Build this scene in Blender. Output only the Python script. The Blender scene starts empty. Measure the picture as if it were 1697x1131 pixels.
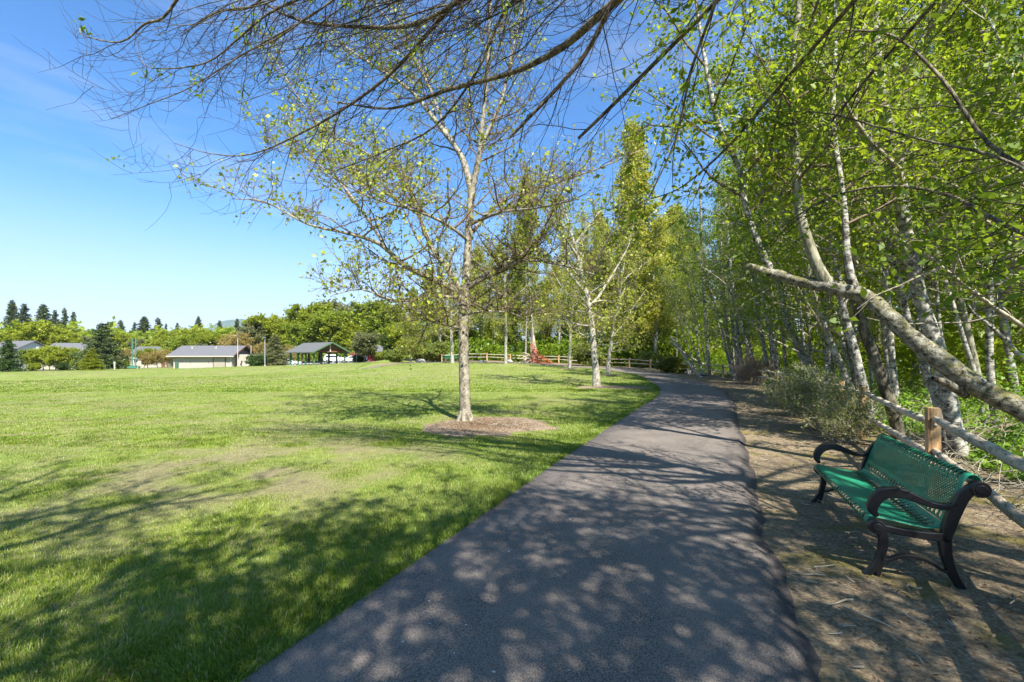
import bpy, bmesh, math, random
import numpy as np
from mathutils import Vector, Matrix

# ------------------------------------------------------------------ camera, sky, sun, exposure
sc = bpy.context.scene
col = sc.collection
RAD = math.radians
EYE = 1.6
F = 754.2                                   # focal length in pixels of the 1697 px wide photograph (16 mm lens)
cam_d = bpy.data.cameras.new('camera'); cam = bpy.data.objects.new('camera', cam_d); col.objects.link(cam)
cam_d.lens = 16; cam_d.sensor_width = 36; cam_d.shift_y = 24.5/1697
cam_d.clip_start = 0.05; cam_d.clip_end = 30000
cam.location = (0, 0, EYE); cam.rotation_euler = (RAD(90), 0, 0)
sc.camera = cam

SUN_EL, SUN_AZ = RAD(49), RAD(22)           # azimuth: behind the camera, to the right
sdir = Vector((math.sin(SUN_AZ)*math.cos(SUN_EL), -math.cos(SUN_AZ)*math.cos(SUN_EL), math.sin(SUN_EL)))
w = bpy.data.worlds.new('World'); sc.world = w; w.use_nodes = True
nt = w.node_tree; nt.nodes.clear()
out = nt.nodes.new('ShaderNodeOutputWorld'); bg = nt.nodes.new('ShaderNodeBackground')
sky = nt.nodes.new('ShaderNodeTexSky'); sky.sky_type = 'NISHITA'; sky.sun_disc = False
sky.sun_elevation = SUN_EL; sky.sun_rotation = math.atan2(sdir.x, sdir.y)
sky.altitude = 100; sky.air_density = 1.0; sky.dust_density = 0.7; sky.ozone_density = 1.6
# thin high cloud: a real noise layer on the sky dome, denser towards the horizon
tc = nt.nodes.new('ShaderNodeTexCoord'); sep = nt.nodes.new('ShaderNodeSeparateXYZ')
nt.links.new(tc.outputs['Generated'], sep.inputs[0])
mp = nt.nodes.new('ShaderNodeMapping'); mp.inputs['Scale'].default_value = (1.2, 1.2, 9.0)
nt.links.new(tc.outputs['Generated'], mp.inputs[0])
cn = nt.nodes.new('ShaderNodeTexNoise'); cn.inputs['Scale'].default_value = 1.7; cn.inputs['Detail'].default_value = 7; cn.inputs['Roughness'].default_value = .55
nt.links.new(mp.outputs[0], cn.inputs[0])
cr = nt.nodes.new('ShaderNodeMapRange'); cr.inputs[1].default_value = .50; cr.inputs[2].default_value = .78; cr.inputs[3].default_value = 0; cr.inputs[4].default_value = .34
nt.links.new(cn.outputs[0], cr.inputs[0])
hz = nt.nodes.new('ShaderNodeMapRange'); hz.inputs[1].default_value = 0.0; hz.inputs[2].default_value = .32; hz.inputs[3].default_value = .85; hz.inputs[4].default_value = 0.0
hz.interpolation_type = 'SMOOTHSTEP'
nt.links.new(sep.outputs[2], hz.inputs[0])
mx = nt.nodes.new('ShaderNodeMath'); mx.operation = 'MAXIMUM'; mx.use_clamp = True
nt.links.new(cr.outputs[0], mx.inputs[0]); nt.links.new(hz.outputs[0], mx.inputs[1])
mixc = nt.nodes.new('ShaderNodeMix'); mixc.data_type = 'RGBA'
mixc.inputs['B'].default_value = (5.0, 5.4, 6.3, 1)
tint = nt.nodes.new('ShaderNodeMix'); tint.data_type = 'RGBA'; tint.blend_type = 'MULTIPLY'; tint.inputs['Factor'].default_value = 1; tint.inputs['B'].default_value = (.60, 1.12, 1.58, 1)
nt.links.new(sky.outputs[0], tint.inputs['A'])
nt.links.new(mx.outputs[0], mixc.inputs['Factor']); nt.links.new(tint.outputs['Result'], mixc.inputs['A'])
nt.links.new(mixc.outputs['Result'], bg.inputs[0]); bg.inputs[1].default_value = 0.064
nt.links.new(bg.outputs[0], out.inputs[0])

sun_d = bpy.data.lights.new('sun', 'SUN'); sun = bpy.data.objects.new('sun', sun_d); col.objects.link(sun)
sun_d.energy = 5.0; sun_d.angle = RAD(0.53); sun_d.color = (1, .955, .88)
sun.rotation_euler = (-sdir).to_track_quat('-Z', 'Y').to_euler()
sun.location = (0, 0, 60)
sc.view_settings.view_transform = 'Standard'; sc.view_settings.look = 'None'
sc.view_settings.exposure = 1.4; sc.view_settings.gamma = 1
sc.cycles.max_bounces = 6; sc.cycles.diffuse_bounces = 3; sc.cycles.transmission_bounces = 3
sc.cycles.transparent_max_bounces = 16; sc.cycles.glossy_bounces = 2
sc.cycles.use_denoising = True
sc.cycles.caustics_reflective = False; sc.cycles.caustics_refractive = False

# ------------------------------------------------------------------ helpers
def P(px, py, d):
    """world point seen at photograph pixel (px, py) at depth d"""
    return ((px-848.5)/F*d, d, EYE-(py-590)/F*d)

def tag(o, label=None, cat=None, group=None, kind=None):
    if label: o['label'] = label
    if cat: o['category'] = cat
    if group: o['group'] = group
    if kind: o['kind'] = kind
    return o

def empty(name, loc=(0, 0, 0), rz=0, label=None, cat=None, group=None):
    o = bpy.data.objects.new(name, None); col.objects.link(o); o.empty_display_size = .2
    o.location = loc; o.rotation_euler = (0, 0, rz)
    return tag(o, label, cat, group)

def link_mesh(name, me, mats=None, parent=None):
    o = bpy.data.objects.new(name, me); col.objects.link(o)
    if mats:
        for m in (mats if isinstance(mats, (list, tuple)) else [mats]): me.materials.append(m)
    if parent: o.parent = parent
    return o

def copy_tree(o, parent=None):
    c = o.copy(); col.objects.link(c)
    if parent: c.parent = parent
    for ch in list(o.children): copy_tree(ch, c)
    return c

def np_mesh(name, verts, counts, idx, attrs=None, smooth=False, matidx=None):
    """verts (n,3); counts = loops per face; idx = flat loop indices; attrs = {name: per face float}"""
    me = bpy.data.meshes.new(name)
    verts = np.asarray(verts, dtype=np.float32); counts = np.asarray(counts, dtype=np.int32); idx = np.asarray(idx, dtype=np.int32)
    me.vertices.add(len(verts)); me.vertices.foreach_set('co', verts.ravel())
    me.loops.add(len(idx)); me.loops.foreach_set('vertex_index', idx)
    me.polygons.add(len(counts))
    st = np.concatenate([[0], np.cumsum(counts)[:-1]]).astype(np.int32)
    me.polygons.foreach_set('loop_start', st)
    if smooth: me.polygons.foreach_set('use_smooth', np.ones(len(counts), dtype=bool))
    if matidx is not None: me.polygons.foreach_set('material_index', np.asarray(matidx, dtype=np.int32))
    me.update(calc_edges=True)
    for k, v in (attrs or {}).items():
        v = np.asarray(v, dtype=np.float32)
        a = me.attributes.new(k, 'FLOAT', 'POINT' if len(v) == len(verts) and len(v) != len(counts) else 'FACE')
        a.data.foreach_set('value', v)
    return me

class MB:
    """collects boxes, bars, tubes into one mesh"""
    def __init__(s): s.bm = bmesh.new()
    def box(s, c, size, rz=0, rot=None):
        r = bmesh.ops.create_cube(s.bm, size=1)
        m = Matrix.Translation(c) @ (rot if rot else Matrix.Rotation(rz, 4, 'Z')) @ Matrix.Diagonal((*size, 1))
        bmesh.ops.transform(s.bm, matrix=m, verts=r['verts']); return r['verts']
    def cyl(s, c, r, h, seg=16, rot=None, r2=None):
        q = bmesh.ops.create_cone(s.bm, cap_ends=True, segments=seg, radius1=r, radius2=r if r2 is None else r2, depth=h)
        bmesh.ops.transform(s.bm, matrix=Matrix.Translation(c) @ (rot or Matrix.Identity(4)), verts=q['verts'])
    def prism(s, pts, vec):
        """polygon pts extruded by vec"""
        a = [s.bm.verts.new(p) for p in pts]; b = [s.bm.verts.new(Vector(p)+Vector(vec)) for p in pts]
        n = len(pts)
        s.bm.faces.new(a); s.bm.faces.new(b[::-1])
        for i in range(n): s.bm.faces.new((a[i], b[i], b[(i+1) % n], a[(i+1) % n]))
    def sweep(s, pts, wv, w, h):
        """rectangular bar along pts; wv = width direction; w may be a list"""
        n = len(pts); rings = []
        wv = Vector(wv).normalized()
        for i, p in enumerate(pts):
            p = Vector(p); t = (Vector(pts[min(i+1, n-1)])-Vector(pts[max(i-1, 0)])).normalized()
            nn = t.cross(wv).normalized()
            ww = w[i] if isinstance(w, (list, tuple)) else w; hh = h[i] if isinstance(h, (list, tuple)) else h
            rings.append([s.bm.verts.new(p+wv*(a*ww/2)+nn*(b*hh/2)) for a, b in ((-1, -1), (1, -1), (1, 1), (-1, 1))])
        for i in range(n-1):
            for k in range(4): s.bm.faces.new((rings[i][k], rings[i][(k+1) % 4], rings[i+1][(k+1) % 4], rings[i+1][k]))
        s.bm.faces.new(rings[0][::-1]); s.bm.faces.new(rings[-1])
    def build(s, name, mat, parent=None, bevel=0, smooth=False):
        bmesh.ops.recalc_face_normals(s.bm, faces=s.bm.faces)
        me = bpy.data.meshes.new(name); s.bm.to_mesh(me); s.bm.free()
        if smooth:
            for p in me.polygons: p.use_smooth = True
        o = link_mesh(name, me, mat, parent)
        if bevel:
            b = o.modifiers.new('bevel', 'BEVEL'); b.width = bevel; b.segments = 2; b.limit_method = 'ANGLE'; b.angle_limit = RAD(35)
        return o

def vnoise(x, y, scale, seed=0):
    """smooth value noise 0..1"""
    x = np.asarray(x, float)/scale; y = np.asarray(y, float)/scale
    xi = np.floor(x).astype(np.int64); yi = np.floor(y).astype(np.int64); fx = x-xi; fy = y-yi
    fx = fx*fx*(3-2*fx); fy = fy*fy*(3-2*fy)
    def h(a, b):
        n = (a*374761393 + b*668265263 + seed*974634777) & 0x7fffffff
        n = ((n ^ (n >> 13))*1274126177) & 0x7fffffff
        return ((n ^ (n >> 16)) & 0xffff)/65535.
    return (h(xi, yi)*(1-fx)+h(xi+1, yi)*fx)*(1-fy)+(h(xi, yi+1)*(1-fx)+h(xi+1, yi+1)*fx)*fy
def fnoise(x, y, scale, seed=0, oct=4):
    s = 0; a = 1; t = 0
    for i in range(oct):
        s = s+a*vnoise(x, y, scale/2**i, seed+i*17); t += a; a *= .5
    return s/t

def catmull(pts, n=8):
    pts = [np.array(p, float) for p in pts]; res = []
    q = [2*pts[0]-pts[1]]+pts+[2*pts[-1]-pts[-2]]
    for i in range(1, len(q)-2):
        for k in range(n):
            t = k/n
            res.append(.5*((2*q[i])+(-q[i-1]+q[i+1])*t+(2*q[i-1]-5*q[i]+4*q[i+1]-q[i+2])*t*t+(-q[i-1]+3*q[i]-3*q[i+1]+q[i+2])*t**3))
    res.append(pts[-1]); return res

def inpoly(x, y, poly):
    x = np.asarray(x, float); y = np.asarray(y, float); r = np.zeros(x.shape, bool); n = len(poly)
    for i in range(n):
        x0, y0 = poly[i][0], poly[i][1]; x1, y1 = poly[(i+1) % n][0], poly[(i+1) % n][1]
        if y0 == y1: continue
        c = ((y0 > y) != (y1 > y)) & (x < (x1-x0)*(y-y0)/(y1-y0)+x0)
        r ^= c
    return r
def polydist(x, y, line):
    x = np.asarray(x, float); y = np.asarray(y, float); d = np.full(x.shape, 1e9)
    for i in range(len(line)-1):
        ax, ay = line[i][0], line[i][1]; bx, by = line[i+1][0], line[i+1][1]
        L = (bx-ax)**2+(by-ay)**2+1e-9
        t = np.clip(((x-ax)*(bx-ax)+(y-ay)*(by-ay))/L, 0, 1)
        d = np.minimum(d, np.hypot(x-ax-t*(bx-ax), y-ay-t*(by-ay)))
    return d

# ------------------------------------------------------------------ materials
def nodes(name):
    m = bpy.data.materials.new(name); m.use_nodes = True; t = m.node_tree; t.nodes.clear()
    o = t.nodes.new('ShaderNodeOutputMaterial'); return m, t, o
def N(t, typ, **kw):
    n = t.nodes.new(typ)
    for k, v in kw.items():
        if k.startswith('i_'): n.inputs[k[2:].replace('_', ' ')].default_value = v
        else: setattr(n, k, v)
    return n
def noise(t, scale, detail=4, rough=.55, vec=None, dist=0):
    n = N(t, 'ShaderNodeTexNoise'); n.inputs['Scale'].default_value = scale; n.inputs['Detail'].default_value = detail
    n.inputs['Roughness'].default_value = rough; n.inputs['Distortion'].default_value = dist
    if vec is not None: t.links.new(vec, n.inputs['Vector'])
    return n.outputs[0]
def ramp(t, fac, stops):
    r = N(t, 'ShaderNodeValToRGB'); e = r.color_ramp.elements
    while len(e) < len(stops): e.new(.5)
    for el, (p, c) in zip(e, stops): el.position = p; el.color = (*c, 1) if len(c) == 3 else c
    t.links.new(fac, r.inputs[0]); return r.outputs[0]
def mixc_(t, fac, a, b):
    m = N(t, 'ShaderNodeMix', data_type='RGBA')
    if isinstance(fac, (int, float)): m.inputs['Factor'].default_value = fac
    else: t.links.new(fac, m.inputs['Factor'])
    for k, v in (('A', a), ('B', b)):
        if isinstance(v, tuple): m.inputs[k].default_value = (*v, 1)
        else: t.links.new(v, m.inputs[k])
    return m.outputs['Result']
def mrange(t, v, a, b, c=0., d=1.):
    n = N(t, 'ShaderNodeMapRange'); t.links.new(v, n.inputs[0])
    for i, q in enumerate((a, b, c, d)): n.inputs[i+1].default_value = q
    return n.outputs[0]
def math_(t, op, a, b=None, clamp=False):
    n = N(t, 'ShaderNodeMath', operation=op); n.use_clamp = clamp
    for i, v in enumerate((a, b)):
        if v is None: continue
        if isinstance(v, (int, float)): n.inputs[i].default_value = v
        else: t.links.new(v, n.inputs[i])
    return n.outputs[0]
def pos(t): return N(t, 'ShaderNodeNewGeometry').outputs['Position']
def objc(t): return N(t, 'ShaderNodeTexCoord').outputs['Object']
def attr(t, name): return N(t, 'ShaderNodeAttribute', attribute_name=name).outputs['Fac']
def bsdf(t, o, colr, rough=.8, spec=.3, metal=0, bump=None, bs=.5, bd=.02):
    b = N(t, 'ShaderNodeBsdfPrincipled')
    if isinstance(colr, tuple): b.inputs['Base Color'].default_value = (*colr, 1)
    else: t.links.new(colr, b.inputs['Base Color'])
    if isinstance(rough, (int, float)): b.inputs['Roughness'].default_value = rough
    else: t.links.new(rough, b.inputs['Roughness'])
    b.inputs['Specular IOR Level'].default_value = spec; b.inputs['Metallic'].default_value = metal
    if bump is not None:
        bn = N(t, 'ShaderNodeBump'); bn.inputs['Strength'].default_value = bs; bn.inputs['Distance'].default_value = bd
        t.links.new(bump, bn.inputs['Height']); t.links.new(bn.outputs[0], b.inputs['Normal'])
    t.links.new(b.outputs[0], o.inputs[0]); return b
_plain = {}
def plain(name, c, rough=.6, spec=.3, metal=0, var=.18, scale=3., bump=0):
    if name in _plain: return _plain[name]
    m, t, o = nodes(name); v = noise(t, scale, 5, .6, objc(t))
    cc = mixc_(t, mrange(t, v, .3, .7), tuple(x*(1-var) for x in c), tuple(min(1, x*(1+var)) for x in c))
    bsdf(t, o, cc, rough, spec, metal, bump=v if bump else None, bs=.4, bd=bump or .01)
    _plain[name] = m; return m

def leaf_mat(name, c1, c2, c3, trans=.5, gloss=.02):
    """c1..c3: leaf colours spread over leaves; each tree shifts a little as a whole"""
    m, t, o = nodes(name)
    r = attr(t, 'rnd'); oi = N(t, 'ShaderNodeObjectInfo').outputs['Random']
    n = noise(t, .55, 2, .5, pos(t))
    f = math_(t, 'ADD', math_(t, 'MULTIPLY', r, .55), math_(t, 'ADD', math_(t, 'MULTIPLY', oi, .22), math_(t, 'MULTIPLY', mrange(t, n, .3, .7), .28)), True)
    c = ramp(t, f, [(.08, c1), (.5, c2), (.95, c3)])
    d = N(t, 'ShaderNodeBsdfDiffuse'); tr = N(t, 'ShaderNodeBsdfTranslucent'); t.links.new(c, d.inputs[0])
    c_t = mixc_(t, .35, c, tuple(min(1, x*1.6) for x in c3)); t.links.new(c_t, tr.inputs[0])
    ms = N(t, 'ShaderNodeMixShader'); ms.inputs[0].default_value = trans
    t.links.new(d.outputs[0], ms.inputs[1]); t.links.new(tr.outputs[0], ms.inputs[2])
    g = N(t, 'ShaderNodeBsdfGlossy'); g.inputs['Roughness'].default_value = .45; g.inputs[0].default_value = (.9, 1, .8, 1)
    m2 = N(t, 'ShaderNodeMixShader'); m2.inputs[0].default_value = gloss
    t.links.new(ms.outputs[0], m2.inputs[1]); t.links.new(g.outputs[0], m2.inputs[2]); t.links.new(m2.outputs[0], o.inputs[0])
    return m

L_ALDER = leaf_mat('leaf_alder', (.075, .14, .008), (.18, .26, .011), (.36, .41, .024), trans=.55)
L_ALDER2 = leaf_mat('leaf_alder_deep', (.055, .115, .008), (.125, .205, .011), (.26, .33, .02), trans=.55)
L_POPLAR = leaf_mat('leaf_poplar', (.19, .21, .018), (.30, .31, .03), (.42, .41, .06))
L_BUD = leaf_mat('leaf_bud', (.17, .19, .025), (.28, .32, .035), (.42, .46, .06), trans=.45)
L_DARK = leaf_mat('leaf_dark', (.03, .055, .012), (.045, .085, .016), (.07, .12, .02), trans=.3)
L_SPRUCE = leaf_mat('needle_spruce', (.035, .058, .02), (.06, .09, .028), (.10, .125, .04), trans=.15)
L_YELLOW = leaf_mat('leaf_yellow_green', (.15, .19, .014), (.23, .27, .016), (.34, .37, .03))
L_MID = leaf_mat('leaf_mid_green', (.12, .165, .014), (.20, .26, .02), (.31, .355, .035))
L_ORANGE = leaf_mat('leaf_orange_brown', (.20, .15, .045), (.31, .23, .06), (.40, .33, .09))
L_GREY = leaf_mat('leaf_grey_olive', (.11, .12, .05), (.17, .18, .07), (.24, .25, .1))
L_RED = leaf_mat('leaf_red_blossom', (.25, .02, .03), (.4, .03, .05), (.5, .09, .1), trans=.2)
L_BUSH = leaf_mat('leaf_bush', (.08, .11, .02), (.16, .20, .035), (.28, .31, .06))
L_BRAMBLE = leaf_mat('leaf_bramble', (.07, .15, .015), (.13, .24, .02), (.24, .37, .04))
L_LITTER = leaf_mat('leaf_litter_brown', (.10, .055, .03), (.22, .14, .08), (.42, .33, .22), trans=.05, gloss=.03)

def bark_mat(name, dark, mid, light, sc_=1., thr=.5, moss=None, mossamt=0., zs=.35):
    m, t, o = nodes(name); p = objc(t)
    mp_ = N(t, 'ShaderNodeMapping'); t.links.new(p, mp_.inputs[0]); mp_.inputs['Scale'].default_value = (1, 1, zs)
    a = noise(t, 9*sc_, 6, .65, mp_.outputs[0], .4); b = noise(t, 42*sc_, 4, .6, mp_.outputs[0]); c_ = noise(t, 3.5*sc_, 3, .5, p)
    f = math_(t, 'ADD', math_(t, 'MULTIPLY', a, .62), math_(t, 'MULTIPLY', b, .38))
    c = ramp(t, f, [(thr-.09, dark), (thr-.02, mid), (thr+.08, light)])
    c = mixc_(t, mrange(t, c_, .55, .72, 0, .55), c, mid)
    if moss:
        mm = noise(t, 5, 5, .6, p, 1.2)
        nz = N(t, 'ShaderNodeSeparateXYZ'); t.links.new(N(t, 'ShaderNodeNewGeometry').outputs['Normal'], nz.inputs[0])
        k = math_(t, 'MULTIPLY', mrange(t, mm, .48, .62), math_(t, 'ADD', mrange(t, nz.outputs[2], -.3, .7, .15, 1), 0.), True)
        c = mixc_(t, math_(t, 'MULTIPLY', k, mossamt), c, moss)
    bsdf(t, o, c, .9, .15, bump=f, bs=.8, bd=.015)
    return m
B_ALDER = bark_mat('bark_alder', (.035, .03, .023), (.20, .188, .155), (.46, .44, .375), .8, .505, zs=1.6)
B_MAIN = bark_mat('bark_maple', (.07, .06, .042), (.19, .165, .12), (.34, .31, .235), 1.1, .49, zs=.8)
B_LAWN = bark_mat('bark_lawn_tree', (.09, .08, .06), (.23, .21, .16), (.40, .375, .30), .9, .48, zs=.9)
B_GREEN = bark_mat('bark_greenish', (.08, .08, .05), (.18, .17, .11), (.30, .285, .2), 1, .49)
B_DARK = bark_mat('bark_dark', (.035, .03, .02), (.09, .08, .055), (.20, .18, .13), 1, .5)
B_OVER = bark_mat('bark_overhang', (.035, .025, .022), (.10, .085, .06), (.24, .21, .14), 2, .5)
B_TWIG = plain('bark_twig', (.15, .115, .075), .85, .1, var=.4, scale=6)
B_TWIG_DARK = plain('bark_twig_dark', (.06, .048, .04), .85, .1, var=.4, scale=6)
B_TWIG_GREY = plain('bark_twig_grey', (.30, .27, .2), .85, .1, var=.35, scale=6)
B_LOG = bark_mat('bark_fallen', (.03, .025, .018), (.13, .12, .085), (.30, .285, .225), 1.6, .5, moss=(.13, .12, .02), mossamt=.85, zs=1.2)

# ------------------------------------------------------------------ terrain
CP = []
for X in (-30, -18, -9, 0, 6, 12):
    for Y in (-30, -15, -4, 3, 9, 15): CP.append((X, Y, 0.))
for X in (-18, -9, -3, 4): CP.append((X, 22, 0.03))
def cp(px, py, d): p = P(px, py, d); CP.append(p)
cp(0, 616, 95); cp(130, 614, 97); cp(290, 611, 93); cp(400, 609, 94); cp(509, 606.5, 85); cp(575, 604, 85); cp(640, 601.5, 78)
cp(0, 640, 50); cp(290, 630, 52); cp(500, 622, 50)
cp(700, 601, 62); cp(755, 601, 50); cp(838, 602, 48); cp(800, 597.5, 58); cp(890, 602, 55); cp(944, 611, 42); cp(1000, 609, 47); cp(1009, 621, 34); cp(1050, 608, 52); cp(1060, 619, 38)
cp(988, 642, 23.2)
for q in ((15, 30, -.12), (17, 42, -.1), (12, 26, -.03), (20, 20, -.4), (30, 35, -.8), (14, 12, -.25), (22, 8, -.8), (15, 3, -.5), (25, -5, -.8), (45, 15, -1.5), (50, 55, -1.2), (25, 62, .3)): CP.append(q)
for q in ((-5, 75, 1.2), (10, 90, 1.), (-30, 110, .6), (-20, 85, 1.1), (-60, 130, -.1), (-110, 125, -1.7), (-160, 110, -2.4), (-160, 60, -1.5), (-90, 40, -.7), (-60, 10, -.3), (-200, 200, -4.), (0, 200, 0.), (120, 120, -1.), (-60, 220, -2.), (-600, 500, -10.), (0, 700, -10), (500, 400, -10), (0, 2500, -30), (-3000, 2500, -40), (3000, 2500, -40)): CP.append(q)
CPA = np.array(CP)
def gz(x, y):
    x = np.asarray(x, float); y = np.asarray(y, float)
    num = np.zeros(x.shape); den = np.zeros(x.shape)
    s2 = 3.5**2
    for (a, b, c) in CPA:
        w_ = 1/((x-a)**2+(y-b)**2+s2)**1.9
        num += w_*c; den += w_
    return num/den
def g1(x, y): return float(gz(np.array([x]), np.array([y]))[0])

LE = [(-4.2, -6), (-2.28, 0), (-1.32, 2.23), (-.58, 3.89), (.76, 7.01), (3.3, 12.65), (5.85, 18.3), (7.6, 24), (8.9, 31), (9.2, 37), (8.0, 42.5), (4, 46.6), (-5, 49), (-13, 50.5), (-19, 53)]
RE = [(-1.2, -6), (.5, 0), (1.50, 2.28), (2.0, 3.5), (2.79, 5.25), (5.15, 10.4), (8.1, 16.75), (10.25, 22.5), (11.9, 29), (12.6, 37), (11.4, 44.5), (6, 49.6), (-4, 51.6), (-12, 53), (-18, 55)]
LEs = catmull(LE, 14); REs = catmull(RE, 14)
FENCE = [(1.0, -.6), (3.44, 3.06), (4.95, 5.35), (6.75, 8.6), (9.0, 13.0), (11.3, 18.0), (13.4, 23.5), (15.0, 29.5), (15.8, 36), (15.4, 42.5), (13, 48.5), (9.0, 52.8), (4, 55), (-4, 57), (-12, 59), (-20, 62)]
NF = [(1.75, .35), (3.28, 2.72), (4.95, 5.35), (6.95, 9.0), (9.2, 13.2), (11.3, 18.0), (13.4, 23.5), (15.0, 29.5), (15.8, 36), (15.4, 42.5)]
CEN = [((a[0]+b[0])/2, (a[1]+b[1])/2) for a, b in zip(LEs, REs)]
CENd = [((a[0]*.6+b[0]*.4), (a[1]*.6+b[1]*.4)) for a, b in zip(LEs, REs)]
LAWN = [(p[0], p[1]) for p in CENd]+[(-15, 60), (-18, 90), (-12, 120), (-20, 190), (-900, 260), (-900, -60), (-8, -60), (-6, -12)]

def dryness(x, y):
    a = fnoise(x, y*1.0, 3.2, 5, 4); b = fnoise(x, y, .55, 31, 3)
    k = np.clip((a-.38)*5, 0, 1)*np.clip((b-.40)*6, 0, 1)
    # worn patches out on the lawn, lush verge beside the path
    d = polydist(x, y, LEs)
    k *= np.clip((d-.6)/1.4, 0, 1)
    g = np.exp(-(((x+3.6)/3.4)**2+((y-6.6)/2.6)**2))+np.exp(-(((x+2.6)/1.3)**2+((y-3.1)/.55)**2))*.8
    k2 = np.clip((b-.40)*5, 0, 1)*np.clip((d-.6)/1.4, 0, 1)
    return np.clip(np.maximum(k*.35, k2*g*.95), 0, 1)

TX = np.linspace(-6.35, 6.35, 400); xs = 12*np.sinh(TX)
TY = np.linspace(-1.75, 6.35, 330); ys = 10+12*np.sinh(TY)
GX, GY = np.meshgrid(xs, ys)
gx, gy = GX.ravel(), GY.ravel()
gzv = gz(gx, gy)
lawn_m = inpoly(gx, gy, LAWN)
dl = polydist(gx, gy, CEN)
bumpy = (fnoise(gx, gy, 1.5, 77, 3)-.5)*.10*np.clip((dl-2.2)/2, 0, 1)*np.where(lawn_m, .7, 1.3)*(np.hypot(gx, gy) < 60)
nx, ny = len(xs), len(ys)
I = (np.arange(ny-1)[:, None]*nx+np.arange(nx-1)[None, :]).ravel()
idx = np.stack([I, I+1, I+nx+1, I+nx], 1).ravel()
soil = 1-lawn_m.astype(float)
dry = dryness(gx, gy)
me = np_mesh('ground', np.stack([gx, gy, gzv+bumpy], 1), np.full(len(I), 4), idx, smooth=True)
for nm, v in (('soil', soil), ('dry', dry)):
    a = me.attributes.new(nm, 'FLOAT', 'POINT'); a.data.foreach_set('value', v.astype(np.float32))
m, t, o = nodes('ground_mat')
p = pos(t); n1 = noise(t, .35, 5, .6, p); n2 = noise(t, 6, 6, .7, p); n3 = noise(t, 38, 4, .7, p); n4 = noise(t, 1.3, 4, .6, p, .5)
mpx = N(t, 'ShaderNodeMapping'); t.links.new(p, mpx.inputs[0]); mpx.inputs['Scale'].default_value = (.05, .55, 1)
n5 = noise(t, 1.0, 3, .5, mpx.outputs[0], .3)
gr = ramp(t, n2, [(.3, (.095, .13, .024)), (.5, (.15, .19, .036)), (.7, (.23, .26, .068))])
gr = mixc_(t, mrange(t, n1, .35, .68, 0, .6), gr, (.235, .25, .085))
gr = mixc_(t, mrange(t, n5, .5, .75, 0, .45), gr, (.13, .21, .03))
soilc = ramp(t, n3, [(.3, (.07, .05, .035)), (.5, (.20, .15, .10)), (.72, (.36, .29, .2))])
gr = mixc_(t, math_(t, 'MULTIPLY', attr(t, 'dry'), .9), gr, soilc)
di = ramp(t, n3, [(.28, (.085, .062, .04)), (.5, (.21, .16, .10)), (.72, (.36, .295, .2))])
di = mixc_(t, mrange(t, n4, .52, .66, 0, .75), di, mixc_(t, mrange(t, n2, .35, .6), (.085, .085, .02), (.20, .17, .035)))
di = mixc_(t, mrange(t, n2, .52, .7, 0, .8), di, (.08, .06, .04))
sxyz = N(t, 'ShaderNodeSeparateXYZ'); t.links.new(p, sxyz.inputs[0])
c = mixc_(t, attr(t, 'soil'), gr, di)
bsdf(t, o, c, .95, .1, bump=math_(t, 'ADD', n2, math_(t, 'MULTIPLY', n3, .6)), bs=.9, bd=.03)
ground = link_mesh('ground', me, m); tag(ground, kind='structure')

# asphalt path
NS = 9
pv = []; 
rng = np.random.default_rng(3)
for i, (a, b) in enumerate(zip(LEs, REs)):
    for k in range(NS):
        s = k/(NS-1)
        if k == 0: s = -.002
        if k == 1: s = .008
        if k == NS-1: s = 1.0
        x = a[0]+(b[0]-a[0])*s; y = a[1]+(b[1]-a[1])*s
        if k in (NS-1, NS-2): 
            j = (vnoise(np.array([y]), np.array([0.]), .5, 9)[0]-.5)*.08+(vnoise(np.array([y]), np.array([0.]), .16, 19)[0]-.5)*.07; x += j*1.3+(.17 if k == NS-1 else .0)
            if k == NS-2: x = a[0]+(b[0]-a[0])*.965+j; y = a[1]+(b[1]-a[1])*.965
        pv.append((x, y, 0, [-.03, .03, .05, .06, .06, .06, .06, .065, -.05][k]))
pv = np.array(pv); pz = gz(pv[:, 0], pv[:, 1])+pv[:, 3]
nr = len(LEs); I = (np.arange(nr-1)[:, None]*NS+np.arange(NS-1)[None, :]).ravel()
me = np_mesh('path', np.stack([pv[:, 0], pv[:, 1], pz], 1), np.full(len(I), 4), np.stack([I, I+1, I+NS+1, I+NS], 1).ravel(), smooth=True)
m, t, o = nodes('asphalt'); p = pos(t)
a1 = noise(t, 160, 3, .7, p); a2 = noise(t, 1.1, 5, .6, p); a3 = noise(t, 14, 4, .6, p)
vo = N(t, 'ShaderNodeTexVoronoi'); vo.inputs['Scale'].default_value = 95; t.links.new(p, vo.inputs['Vector'])
agg = ramp(t, vo.outputs['Distance'], [(.1, (.28, .236, .196)), (.45, (.135, .113, .094)), (.8, (.058, .049, .042))])
c = mixc_(t, mrange(t, a2, .35, .7, 0, .55), agg, (.24, .20, .166))
c = mixc_(t, mrange(t, a1, .62, .72, 0, .9), c, (.33, .32, .3))
c = mixc_(t, mrange(t, a3, .6, .8, 0, .35), c, (.05, .048, .05))
c = mixc_(t, math_(t, 'MULTIPLY', mrange(t, math_(t, 'ADD', attr(t, 'edge'), math_(t, 'MULTIPLY', a3, .5)), .45, .85), .85), c, (.035, .03, .028))
bsdf(t, o, c, .82, .35, bump=math_(t, 'ADD', vo.outputs['Distance'], math_(t, 'MULTIPLY', a1, .6)), bs=.55, bd=.006)
a = me.attributes.new('edge', 'FLOAT', 'POINT'); a.data.foreach_set('value', np.tile(np.array([.5, .1, 0, 0, 0, 0, 0, .35, 1.], dtype=np.float32), nr))
tag(link_mesh('path', me, m), kind='structure')

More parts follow.
